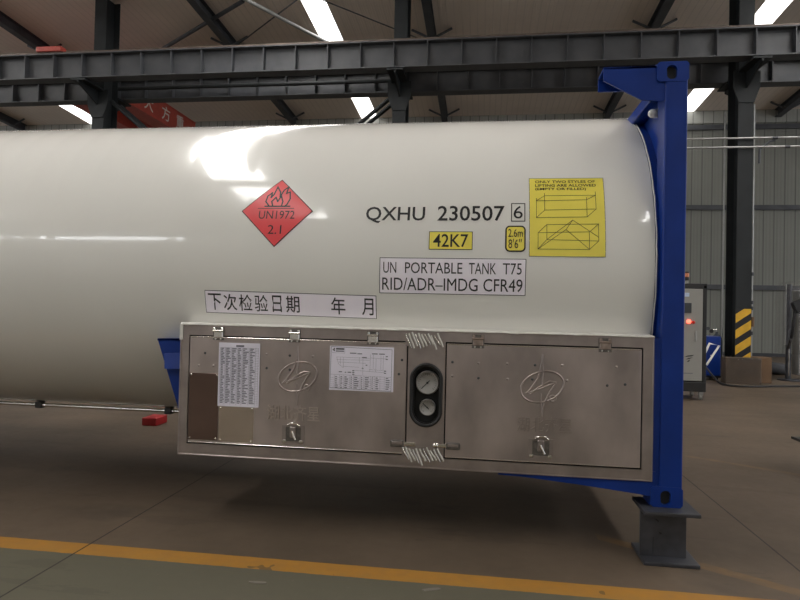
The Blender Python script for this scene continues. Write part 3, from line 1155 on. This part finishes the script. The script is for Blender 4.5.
for c_ in (110, 165, 210, 275, 315, 385, 425, 495, 535, 595, 640):
    stroke(mb, [g2(c_, 380), g2(c_, 530)], 0.0009, f, M_INK)
for r in range(6):
    yy = 400 + r * 23
    stroke(mb, [g2(66, yy + 11), g2(712, yy + 14)], 0.0009, f, M_INK)
    for c_, w_ in ((118, 30), (218, 46), (320, 55), (435, 50), (548, 36), (655, 42), (175, 20), (285, 16), (395, 16), (508, 14)):
        L = w_ * random.uniform(0.5, 1)
        rect(mb, *g2(c_, yy + 4), *g2(c_ + L, yy - 5), f, M_INK)
mb.build('printed_diagram', DL, fix=False)['label'] = 'pale sheet with a tank drawing and a table'
# crinkled strips of tape on the middle panel
for (x0, x1, z0, z1, n_, dx) in ((-1.625, -1.395, 1.165, 1.272, 11, 0.035), (-1.632, -1.378, 0.455, 0.578, 11, 0.04)):
    mb = MB()
    for i in range(n_):
        x = x0 + (x1 - x0 - dx) * i / (n_ - 1)
        za, zb = z1 - random.uniform(0, 0.02), z0 + random.uniform(0, 0.045)
        mb.tube([(x, -0.009, za), (x + dx * 0.3, -0.011, za * 0.66 + zb * 0.34), (x + dx * 0.75, -0.011, za * 0.3 + zb * 0.7), (x + dx, -0.009, zb)], 0.0058, M_SEAL if i % 3 else M_SHINE, 6)
    mb.box(x0, x1, -0.0075, -0.006, z0 + 0.02, z1, M_SSF)
    mb.build('ridged_strip', T)['label'] = 'strip with bright slanting ridges on the middle panel'
# gauge window
mb = MB()
zc = (GZ0 + GZ1) / 2
o1 = oval(GX, zc, 0.184, GZ1 - GZ0 - 0.008, 48)
mb.tube([(p[0], -0.004, p[1]) for p in o1], 0.0125, M_RUB, 10, close=True, ry=0.010)
mb.holes(oval(GX, zc, 0.188, GZ1 - GZ0 - 0.004, 40), [oval(GX, zc, 0.150, GZ1 - GZ0 - 0.04, 40)], 0.004, 0.014, M_RUB)
mb.holes(oval(GX, zc, 0.196, GZ1 - GZ0 + 0.004, 40), [], 0.040, 0.044, M_DARK)
GW = mb.build('gauge_window', T)
GW['label'] = 'black oval rubber-edged window with two gauges'
for gx, gz, r, a0, lab in ((-1.487, 0.963, 0.071, -2.35, 'larger white gauge dial'), (-1.485, 0.812, 0.049, 2.4, 'smaller white gauge dial')):
    mb = MB()
    mb.lathe([(0.0, 0.012), (r * 0.9, 0.012), (r * 0.9, 0.006), (r, 0.006), (r * 1.02, 0.014), (r * 1.02, 0.038), (0, 0.038)], (gx, 0, gz), M_DIAL, 40, 'y')
    mb.lathe([(r * 0.93, 0.004), (r * 1.0, 0.004), (r * 1.02, 0.03)], (gx, 0, gz), M_LATCH, 40, 'y')
    ff = F(0.011)
    for i in range(21):
        a = math.radians(225 - 270 * i / 20)
        q0 = r * (0.70 if i % 5 else 0.62)
        stroke(mb, [(gx + q0 * math.cos(a), gz + q0 * math.sin(a)), (gx + r * 0.8 * math.cos(a), gz + r * 0.8 * math.sin(a))], 0.0016, ff, M_BLACK)
    fg = F(0.009)
    stroke(mb, [(gx - 0.25 * r * math.cos(a0), gz - 0.25 * r * math.sin(a0)), (gx + 0.68 * r * math.cos(a0), gz + 0.68 * r * math.sin(a0))], 0.0045, fg, M_BLACK)
    mb.cyl((gx, 0.008, gz), (gx, 0.0115, gz), r * 0.1, M_BLACK, 12)
    mb.build('gauge', GW, fix=False)['label'] = lab


# ---------------------------------------------------------------- markings on the shell
def TK(off):
    return lambda u, v: on_tank(u, v, off)


A, B = 0.0015, 0.003
mb = MB()
put_text(mb, 'QXHU', -1.907, 0.236, -1.531, 0.347, TK(A), M_BLACK, 0.010)
mb.build('owner_code', T, fix=False)['label'] = 'black owner code QXHU'
mb = MB()
put_text(mb, '230507', -1.452, 0.252, -1.040, 0.353, TK(A), M_BLACK, 0.010)
mb.build('container_number', T, fix=False)['label'] = 'black serial number 230507'
mb = MB()
put_text(mb, '6', -0.985, 0.268, -0.930, 0.352, TK(A), M_BLACK)
stroke(mb, [(-0.997, 0.251), (-0.917, 0.251), (-0.917, 0.368), (-0.997, 0.368)], 0.005, TK(A), M_BLACK, True)
mb.build('check_digit', T, fix=False)['label'] = 'boxed black check digit 6'
mb = MB()
rect(mb, -1.500, 0.068, -1.231, 0.183, TK(A), M_BLACK, 4, 4)
rect(mb, -1.496, 0.072, -1.235, 0.179, TK(B), M_YEL, 4, 4)
put_text(mb, '42K7', -1.474, 0.084, -1.258, 0.166, TK(B + .001), M_BLACK, 0.008)
mb.build('type_plate', T, fix=False)['label'] = 'yellow rectangle reading 42K7'


def rrect(u0, v0, u1, v1, r, n=6):
    out = []
    for cx, cy, a0 in ((u1 - r, v1 - r, 0), (u0 + r, v1 - r, 90), (u0 + r, v0 + r, 180), (u1 - r, v0 + r, 270)):
        for i in range(n + 1):
            a = math.radians(a0 + 90 * i / n)
            out.append((cx + r * math.cos(a), cy + r * math.sin(a)))
    return out


mb = MB()
for (u0, v0, u1, v1), r, o, m_ in (((-1.034, 0.058, -0.911, 0.222), 0.028, A, M_BLACK), ((-1.025, 0.067, -0.920, 0.213), 0.02, B, M_YEL)):
    q = rrect(u0, v0, u1, v1, r)
    mb.mapped(q, [list(range(len(q)))], TK(o), m_)
put_text(mb, '2.6m', -1.016, 0.150, -0.929, 0.200, TK(B + .001), M_BLACK)
put_text(mb, '8′6″', -1.014, 0.080, -0.934, 0.138, TK(B + .001), M_BLACK)
mb.build('height_plate', T, fix=False)['label'] = 'small yellow rounded plate reading 2.6m 8′6″'
# lifting instruction sign
mb = MB()
q = rrect(-0.889, 0.032, -0.443, 0.552, 0.016)
U0, V0, UW, VH = -0.889, 0.032, 0.446, 0.520
rect(mb, U0, V0, U0 + UW, V0 + VH, TK(A), M_YEL, 4, 16)
stroke(mb, [(U0, V0), (U0 + UW, V0), (U0 + UW, V0 + VH), (U0, V0 + VH)], 0.003, TK(A + .0004), M_INK, True)


def L_(px, py):
    return (U0 + (px - 531) / 225 * UW, V0 + VH - (py - 26) / 232 * VH)


for t_, y0, y1, xe in (('ONLY TWO STYLES OF', 42.5, 34, 731), ('LIFTING ARE ALLOWED', 55, 46.5, 733), ('(EMPTY OR FILLED)', 68.5, 58.5, 703)):
    a, b = L_(549, y0), L_(xe, y1)
    put_text(mb, t_, a[0], a[1], b[0], b[1], TK(B), M_BLACK, 0.012)
for pl in ([(552, 100), (703, 97), (703, 148), (552, 150), (552, 100)], [(577, 84), (730, 83), (730, 125), (577, 128), (577, 84)],
           [(552, 100), (577, 84)], [(703, 97), (730, 83)], [(703, 148), (730, 125)], [(552, 150), (577, 128)], [(577, 84), (577, 76)], [(730, 83), (730, 72)], [(552, 100), (552, 92)], [(703, 97), (703, 90)],
           [(557, 193), (709, 190), (709, 238), (557, 238), (557, 193)], [(583, 170), (736, 168), (736, 215), (583, 212), (583, 170)],
           [(557, 193), (583, 170)], [(709, 190), (736, 168)], [(709, 238), (736, 215)], [(557, 238), (583, 212)],
           [(557, 238), (640, 184), (709, 238)], [(583, 212), (660, 157), (736, 205)], [(640, 184), (660, 157)]):
    stroke(mb, [L_(*p) for p in pl], 0.0026, TK(B), M_BLACK)
mb.build('lifting_sign', T, fix=False)['label'] = 'yellow sign with two lifting diagrams'
mb = MB()
rect(mb, -1.806, -0.208, -0.906, 0.016, TK(A), M_BLACK, 2, 8)
rect(mb, -1.802, -0.204, -0.910, 0.012, TK(B), M_LILAC, 2, 8)
for t_, a, b, z0, z1 in (('UN', -1.782, -1.700, -0.080, -0.012), ('PORTABLE', -1.645, -1.290, -0.080, -0.012), ('TANK', -1.250, -1.085, -0.080, -0.012), ('T75', -1.045, -0.932, -0.080, -0.012),
                         ('RID/ADR–IMDG CFR49', -1.788, -0.925, -0.186, -0.108)):
    put_text(mb, t_, a, z0, b, z1, TK(B + .001), M_BLACK)
mb.build('tank_type_label', T, fix=False)['label'] = 'pale label reading UN PORTABLE TANK T75'
mb = MB()
k1, k2 = -0.209, -0.224


def CN(off):
    return lambda u, v: on_tank(-2.967 + u, -0.209 - 0.0132 * u + v, off)


rect(mb, 0, -0.152, 1.141, 0, CN(A), M_BLACK, 4, 6)
rect(mb, 0.004, -0.148, 1.137, -0.004, CN(B), M_LILAC, 4, 6)
for i, ch in enumerate('下次检验日期'):
    x = 0.022 + i * 0.1055
    ins = 0.014 if ch == '日' else 0.0
    put_text(mb, ch, x + ins, -0.130, x + 0.090 - ins, -0.020, CN(B + .001), M_BLACK, 0.006)
put_text(mb, '年', 0.848, -0.130, 0.940, -0.020, CN(B + .001), M_BLACK, 0.006)
put_text(mb, '月', 1.048, -0.130, 1.122, -0.020, CN(B + .001), M_BLACK, 0.006)
mb.build('inspection_label', T, fix=False)['label'] = 'pale label with Chinese next inspection date'
# hazard diamond
mb = MB()


def diamond(hd, off, m_, n_=24):
    pts, fs = [], []
    for j in range(n_ + 1):
        v = -hd + 2 * hd * j / n_
        w = max(1e-4, hd - abs(v))
        pts += [(-2.496 - w, 0.316 + v), (-2.496 + w, 0.316 + v)]
    for j in range(n_):
        fs.append((2 * j, 2 * j + 1, 2 * j + 3, 2 * j + 2))
    mb.mapped(pts, fs, TK(off), m_)


diamond(0.241, A, M_BLACK)
diamond(0.233, B, M_REDV)
P_ = TK(B + .0012)
stroke(mb, [(-2.625, 0.335), (-2.385, 0.335)], 0.004, P_, M_BLACK)
put_text(mb, 'UN1972', -2.615, 0.262, -2.375, 0.318, P_, M_BLACK)
put_text(mb, '2.1', -2.545, 0.160, -2.455, 0.220, P_, M_BLACK)
for pl in ([(-2.555, 0.352), (-2.580, 0.385), (-2.572, 0.425), (-2.545, 0.450), (-2.548, 0.415), (-2.530, 0.440), (-2.515, 0.495), (-2.490, 0.455), (-2.488, 0.420), (-2.468, 0.470), (-2.440, 0.495), (-2.448, 0.445), (-2.425, 0.455), (-2.418, 0.405), (-2.435, 0.362), (-2.450, 0.350)],
           [(-2.530, 0.352), (-2.540, 0.385), (-2.515, 0.415), (-2.500, 0.385), (-2.480, 0.425), (-2.465, 0.385), (-2.470, 0.352)], [(-2.580, 0.350), (-2.415, 0.350)]):
    stroke(mb, pl, 0.009, P_, M_BLACK)
mb.build('hazard_placard', T, fix=False)['label'] = 'red diamond placard reading UN1972 2.1'

# ================================================================== SUPPORT UNDER THE CORNER
t = thing('support_stub', 'grey steel beam stub on floor carrying the blue corner post', 'support', (-0.09, 0.05, 0))
mb = MB()
mb.bbox(-0.236, 0.066, -0.103, 0.19, 0, 0.022, M_STUB, 0.004)
mb.build('bottom_flange', t)
mb = MB()
mb.bbox(-0.236, 0.070, -0.095, 0.19, 0.278, 0.2998, M_STUB, 0.004)
mb.build('top_flange', t)
mb = MB()
mb.bbox(-0.236, 0.018, -0.012, 0.004, 0.020, 0.28, M_STUB, 0.003)
mb.box(-0.165, -0.162, -0.0126, -0.011, 0.035, 0.13, M_DARK)
mb.tube([(-0.15, -0.0125, 0.235), (-0.135, -0.0125, 0.222)], 0.004, M_DARK, 6)
mb.tube([(-0.13, -0.0125, 0.16), (-0.12, -0.0125, 0.152)], 0.004, M_DARK, 6)
mb.build('web', t)

# ================================================================== BACKGROUND THINGS
# control cabinet
ox = 1.78
t = thing('control_cabinet', 'pale grey control cabinet with black frame and red light behind blue post', 'cabinet', (2.15, 7.3, 0))
x0, x1, y0, y1, z0, z1 = 1.76, 2.56, 7.05, 7.65, 0.16, 1.93
mb = MB()
mb.bbox(x0 + 0.01, x1 - 0.01, y0 + 0.02, y1, z0, z1, M_RUB, 0.006)
mb.bbox(x1 - 0.045, x1 + 0.02, y0, y0 + 0.06, z0 + 0.05, z1 + 0.01, M_RUB, 0.01)
mb.bbox(x0 - 0.02, x0 + 0.06, y0, y0 + 0.06, z0 + 0.05, z1 + 0.01, M_RUB, 0.01)
mb.bbox(x0, x1 + 0.02, y0, y0 + 0.06, z1 - 0.06, z1 + 0.03, M_RUB, 0.01)
mb.bbox(x0 - 0.02, x1 + 0.02, y0 - 0.005, y1 + 0.01, z0 - 0.02, z0 + 0.14, M_RUB, 0.01)
mb.build('body', t)
mb = MB()
mb.bbox(x0 + 0.05, x1 - 0.05, y0 - 0.012, y0 + 0.03, z0 + 0.16, z1 - 0.06, M_CAB, 0.008)
dr = mb.build('door', t)
mb = MB()
mb.bbox(2.12, 2.325, y0 - 0.03, y0 - 0.010, 1.46, 1.63, M_SCREEN, 0.006)
mb.build('screen', dr)
mb = MB()
mb.bbox(2.19, 2.29, y0 - 0.018, y0 - 0.010, 1.735, 1.80, M_LBL, 0.004)
mb.build('label_plate', dr)
mb = MB()
mb.lathe([(0, -0.045), (0.025, -0.042), (0.034, -0.03), (0.036, -0.01)], (2.285, y0, 1.315), M_REDL, 20, 'y')
mb.build('indicator_light', dr)['label'] = 'glowing red light'
mb = MB()
mb.lathe([(0, -0.05), (0.026, -0.048), (0.028, -0.03), (0.018, -0.028), (0.018, -0.01)], (2.355, y0, 1.305), M_REDB, 20, 'y')
mb.build('push_button', dr)
mb = MB()
mb.bbox(2.39, 2.415, y0 - 0.035, y0 - 0.011, 0.98, 1.16, M_PIPE, 0.006)
mb.build('handle', dr)
mb = MB()
for k_, (a, b) in enumerate(((2.22, 2.385), (2.24, 2.36), (2.26, 2.32))):
    zz = 0.735 - 0.04 * k_
    mb.prism([(a, zz - 0.02), (a + 0.05, zz + 0.008), (b, zz + 0.022), (b - 0.05, zz - 0.004), (a + 0.04, zz - 0.012)], y0 - 0.0145, y0 - 0.0115, M_BLACK)
rect(mb, 2.20, 0.440, 2.36, 0.453, F(y0 - 0.0135), M_INK)
mb.build('wing_emblem', dr, fix=False)
mb = MB()
cz = z1 + 0.028
mb.cyl((2.31, 7.25, cz), (2.31, 7.25, cz + 0.06), 0.028, M_CAB)
mb.cyl((2.31, 7.25, cz + 0.06), (2.31, 7.25, cz + 0.12), 0.042, M_RUB)
mb.cyl((2.31, 7.25, cz + 0.12), (2.31, 7.25, cz + 0.19), 0.040, M_ORNG)
mb.cyl((2.31, 7.25, cz + 0.19), (2.31, 7.25, cz + 0.21), 0.042, M_RUB)
mb.build('signal_lamp', t)
for x in (1.84, 2.52):
    for y in (7.12, 7.55):
        mb = MB()
        mb.bbox(x - 0.035, x + 0.035, y - 0.03, y + 0.05, 0.075, 0.145, M_PIPE, 0.006)
        mb.cyl((x - 0.02, y + 0.01, 0.04), (x + 0.02, y + 0.01, 0.04), 0.04, M_CAB, 18)
        mb.build('caster', t)
# blue machine with white tube handle
t = thing('machine_cabinet', 'blue box-shaped machine with white tube handle, left of gas bottle', 'machine', (3.7, 10.7, 0))
mb = MB()
mb.bbox(3.30, 4.07, 10.45, 10.95, 0.10, 0.975, M_BLUE, 0.02)
mb.build('housing', t)
mb = MB()
for x in (3.40, 4.0):
    for y in (10.52, 10.85):
        mb.cyl((x - 0.025, y, 0.055), (x + 0.025, y, 0.055), 0.055, M_RUB, 18)
mb.box(3.36, 4.08, 10.47, 10.93, 0.06, 0.11, M_RUB)
mb.build('wheel_base', t)
mb = MB()
mb.tube([(3.66, 10.36, 0.50), (3.80, 10.36, 0.82), (4.00, 10.36, 0.78), (3.74, 10.36, 0.34)], 0.026, M_WHITE, 8)
for x, z in ((3.72, 0.64), (3.86, 0.55)):
    mb.tube([(x, 10.36, z), (x, 10.46, z)], 0.015, M_WHITE, 8)
mb.build('tube_handle', t)['label'] = 'white bent tube handle'
# gas bottle
t = thing('gas_cylinder', 'dark grey gas bottle standing at left foot of striped column', 'gas bottle', (4.27, 11.25, 0))
mb = MB()
c = (4.27, 11.25, 0)
mb.lathe([(0, 0), (0.108, 0.0), (0.112, 0.02), (0.112, 0.84), (0.10, 0.92), (0.07, 0.98), (0.035, 1.01), (0.03, 1.06), (0, 1.06)], c, M_GAS, 28)
mb.build('bottle', t)
mb = MB()
mb.cyl((4.27, 11.25, 1.05), (4.27, 11.25, 1.14), 0.022, M_SHINE, 14)
mb.cyl((4.18, 11.24, 1.10), (4.27, 11.24, 1.10), 0.016, M_SHINE, 12)
mb.cyl((4.14, 11.24, 1.07), (4.14, 11.21, 1.07), 0.045, M_RUB, 18)
mb.cyl((4.06, 11.24, 1.13), (4.06, 11.21, 1.13), 0.04, M_STEEL, 18)
mb.build('regulator', t)


# cardboard boxes
def carton(name, label, x0, x1, y0, y1, h, m_, film, rot):
    cx, cy = (x0 + x1) / 2, (y0 + y1) / 2
    t = thing(name, label, 'box', (cx, cy, 0), 'cardboard boxes by the column')
    mb = MB()
    mb.bbox(x0, x1, y0, y1, 0, h, m_, 0.008)
    mb.build('carton', t)
    mb = MB()
    mb.box(x0 + 0.01, x1 - 0.01, cy - 0.03, cy + 0.03, h, h + 0.002, M_FILM)
    mb.box(x0 + 0.004, x1 - 0.004, y0 + 0.004, cy - 0.006, h, h + 0.004, m_)
    mb.box(x0 + 0.004, x1 - 0.004, cy + 0.006, y1 - 0.004, h, h + 0.004, m_)
    mb.build('top_flap', t)
    if film:
        bm = bmesh.new()
        bmesh.ops.create_cube(bm, size=1)
        for v in bm.verts:
            v.co = Vector((x0 - 0.012 + (v.co.x + .5) * (x1 - x0 + 0.024), y0 - 0.012 + (v.co.y + .5) * (y1 - y0 + 0.024), 0.002 + (v.co.z + .5) * (h + 0.016)))
        bmesh.ops.subdivide_edges(bm, edges=bm.edges[:], cuts=7, use_grid_fill=True)
        for v in bm.verts:
            v.co += Vector((random.uniform(-1, 1), random.uniform(-1, 1), random.uniform(-1, 1) if v.co.z > 0.05 else 0)) * 0.008
        mb = MB().bm(bm, M_FILM)
        # bunched film along the top edge
        for k_ in range(3):
            mb.tube([(x0 - 0.01 + (x1 - x0 + 0.02) * i / 14, y0 - 0.016 - 0.004 * k_, h - 0.03 * k_ + random.uniform(-0.012, 0.012)) for i in range(15)], 0.008, M_FILM, 6)
        mb.build('wrapping_film', t)
    t.rotation_euler.z = rot
    return t


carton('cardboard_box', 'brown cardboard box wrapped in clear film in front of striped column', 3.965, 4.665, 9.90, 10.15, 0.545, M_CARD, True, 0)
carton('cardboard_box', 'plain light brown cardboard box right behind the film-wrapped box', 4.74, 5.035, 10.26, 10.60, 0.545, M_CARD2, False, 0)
# wrapped pedestal stand at right edge
t = thing('equipment_stand', 'grey pedestal stand wrapped in clear film at right edge', 'stand', (5.80, 11.1, 0))
mb = MB()
mb.lathe([(0, 0), (0.30, 0.0), (0.30, 0.02), (0.10, 0.035), (0, 0.04)], (5.84, 11.1, 0), M_STUB, 32)
mb.build('base_plate', t)
mb = MB()
mb.cyl((5.75, 11.1, 0.03), (5.75, 11.1, 2.18), 0.055, M_STUB, 20)
mb.cyl((5.735, 11.035, 0.1), (5.735, 11.035, 0.80), 0.012, M_SHINE, 10)
mb.cyl((5.69, 11.1, 0.8), (5.69, 11.1, 2.18), 0.018, M_PIPE, 10)
mb.build('pole', t)
mb = MB()
bm = bmesh.new()
bmesh.ops.create_cube(bm, size=1)
for v in bm.verts:
    v.co = Vector((v.co.x * 0.30, v.co.y * 0.12, v.co.z * 0.26))
bmesh.ops.bevel(bm, geom=bm.edges[:], offset=0.02, segments=2, affect='EDGES')
bmesh.ops.rotate(bm, verts=bm.verts[:], cent=(0, 0, 0), matrix=Matrix.Rotation(math.radians(-25), 3, 'Y'))
bmesh.ops.translate(bm, verts=bm.verts[:], vec=(5.80, 10.72, 1.70))
mb.bm(bm, M_RUB)
mb.tube([(5.72, 10.74, 1.66), (5.69, 10.76, 1.30), (5.68, 10.80, 1.02), (5.70, 11.02, 0.72)], 0.034, M_RUB, 8)
mb.tube([(5.69, 10.78, 1.2), (5.60, 10.78, 1.14), (5.595, 10.78, 0.98), (5.67, 10.80, 0.92)], 0.014, M_STEEL, 8)
mb.build('control_head', t)
mb = MB()
mb.bbox(5.93, 6.35, 11.0, 11.35, 0.12, 2.05, M_PIPE, 0.03)
mb.build('column_housing', t)
mb = MB()
bm = bmesh.new()
bmesh.ops.create_cube(bm, size=1)
for v in bm.verts:
    v.co = Vector((6.0 + v.co.x * 0.78, 11.12 + v.co.y * 0.6, 1.42 + v.co.z * 1.62))
bmesh.ops.subdivide_edges(bm, edges=bm.edges[:], cuts=6, use_grid_fill=True)
for v in bm.verts:
    v.co += Vector((random.uniform(-1, 1), random.uniform(-1, 1), random.uniform(-0.5, 0.5))) * 0.02
    if v.co.z > 2.1:
        v.co.x = 6.0 + (v.co.x - 6.0) * 0.94
mb.bm(bm, M_FILM)
mb.build('wrapping_film', t)
# dark bag on the floor by the wall, seen between the box and the stand
mb = MB()
bm = bmesh.new()
bmesh.ops.create_uvsphere(bm, u_segments=20, v_segments=12, radius=1)
for v in bm.verts:
    n_ = math.sin(v.co.x * 5 + v.co.z * 3) * 0.06
    v.co = Vector((5.95 + v.co.x * (0.62 + n_), 12.7 + v.co.y * 0.4, max(0.0, 0.14 + v.co.z * (0.22 + n_))))
mb.bm(bm, M_PLINTH, True)
tag(mb.build('dark_sack'), 'dark low sack on the floor between cardboard box and wrapped stand', 'sack')
# cable
pts = [(3.62, 10.30, 0.42), (3.70, 10.22, 0.28), (3.77, 10.0, 0.12), (3.78, 9.7, 0.03), (3.85, 9.38, 0.016), (4.10, 9.28, 0.016), (4.6, 9.45, 0.016), (5.4, 9.72, 0.016), (7.0, 10.1, 0.016)]
sm = []
for i in range(len(pts) - 1):
    p0, p1, p2, p3 = [Vector(pts[max(0, min(len(pts) - 1, i + q))]) for q in (-1, 0, 1, 2)]
    for k_ in range(8):
        u = k_ / 8
        sm.append(0.5 * ((2 * p1) + (p2 - p0) * u + (2 * p0 - 5 * p1 + 4 * p2 - p3) * u * u + (3 * p1 - p0 - 3 * p2 + p3) * u ** 3))
sm.append(Vector(pts[-1]))
for p in sm:
    p.z = max(p.z, 0.0205)
mb = MB()
mb.tube(sm, 0.02, M_RUB, 8)
tag(mb.build('floor_cable'), 'black cable looping over the floor in front of wrapped box', 'cable')
# red box under the tank
mb = MB()
mb.bbox(-5.04, -4.86, 2.85, 3.10, 0, 0.09, M_TRAY, 0.01)
mb.box(-5.02, -4.88, 2.87, 3.08, 0.085, 0.093, M_TRAY)
tag(mb.build('red_tray'), 'low red tray on the floor seen beneath the tank at left', 'tray')
# dark bench corner entering at the right edge
t = thing('work_bench', 'thin dark bar end entering the frame at right edge above floor', 'bench', (2.5, 2.4, 0))
MB().bbox(1.745, 2.9, 2.30, 2.48, 0.273, 0.297, M_RUB, 0.004).build('bench_top', t)
MB().bbox(2.5, 2.54, 2.33, 2.45, 0.0, 0.273, M_RUB, 0.004).build('leg', t)
# scraps on the walkway
random.seed(5)
for x, y, L, a, lab in ((-1.39, -0.615, 0.05, 0.6, 'small pale scrap on green floor below cabinet'), (-2.27, -0.70, 0.045, 0.1, 'pale scrap at the bottom edge left of middle')):
    mb = MB()
    c_, s_ = math.cos(a), math.sin(a)
    vs = []
    for u, v in ((-1, -0.3), (0, -0.4), (1, -0.2), (1, 0.25), (0, 0.35), (-1, 0.2)):
        vs.append((x + (u * c_ - v * s_) * L, y + (u * s_ + v * c_) * L * 0.6))
    mb.prism(vs, 0.0, 0.004, M_SCRAP, 'z')
    tag(mb.build('floor_scrap'), lab, 'scrap', 'scraps on the walkway')
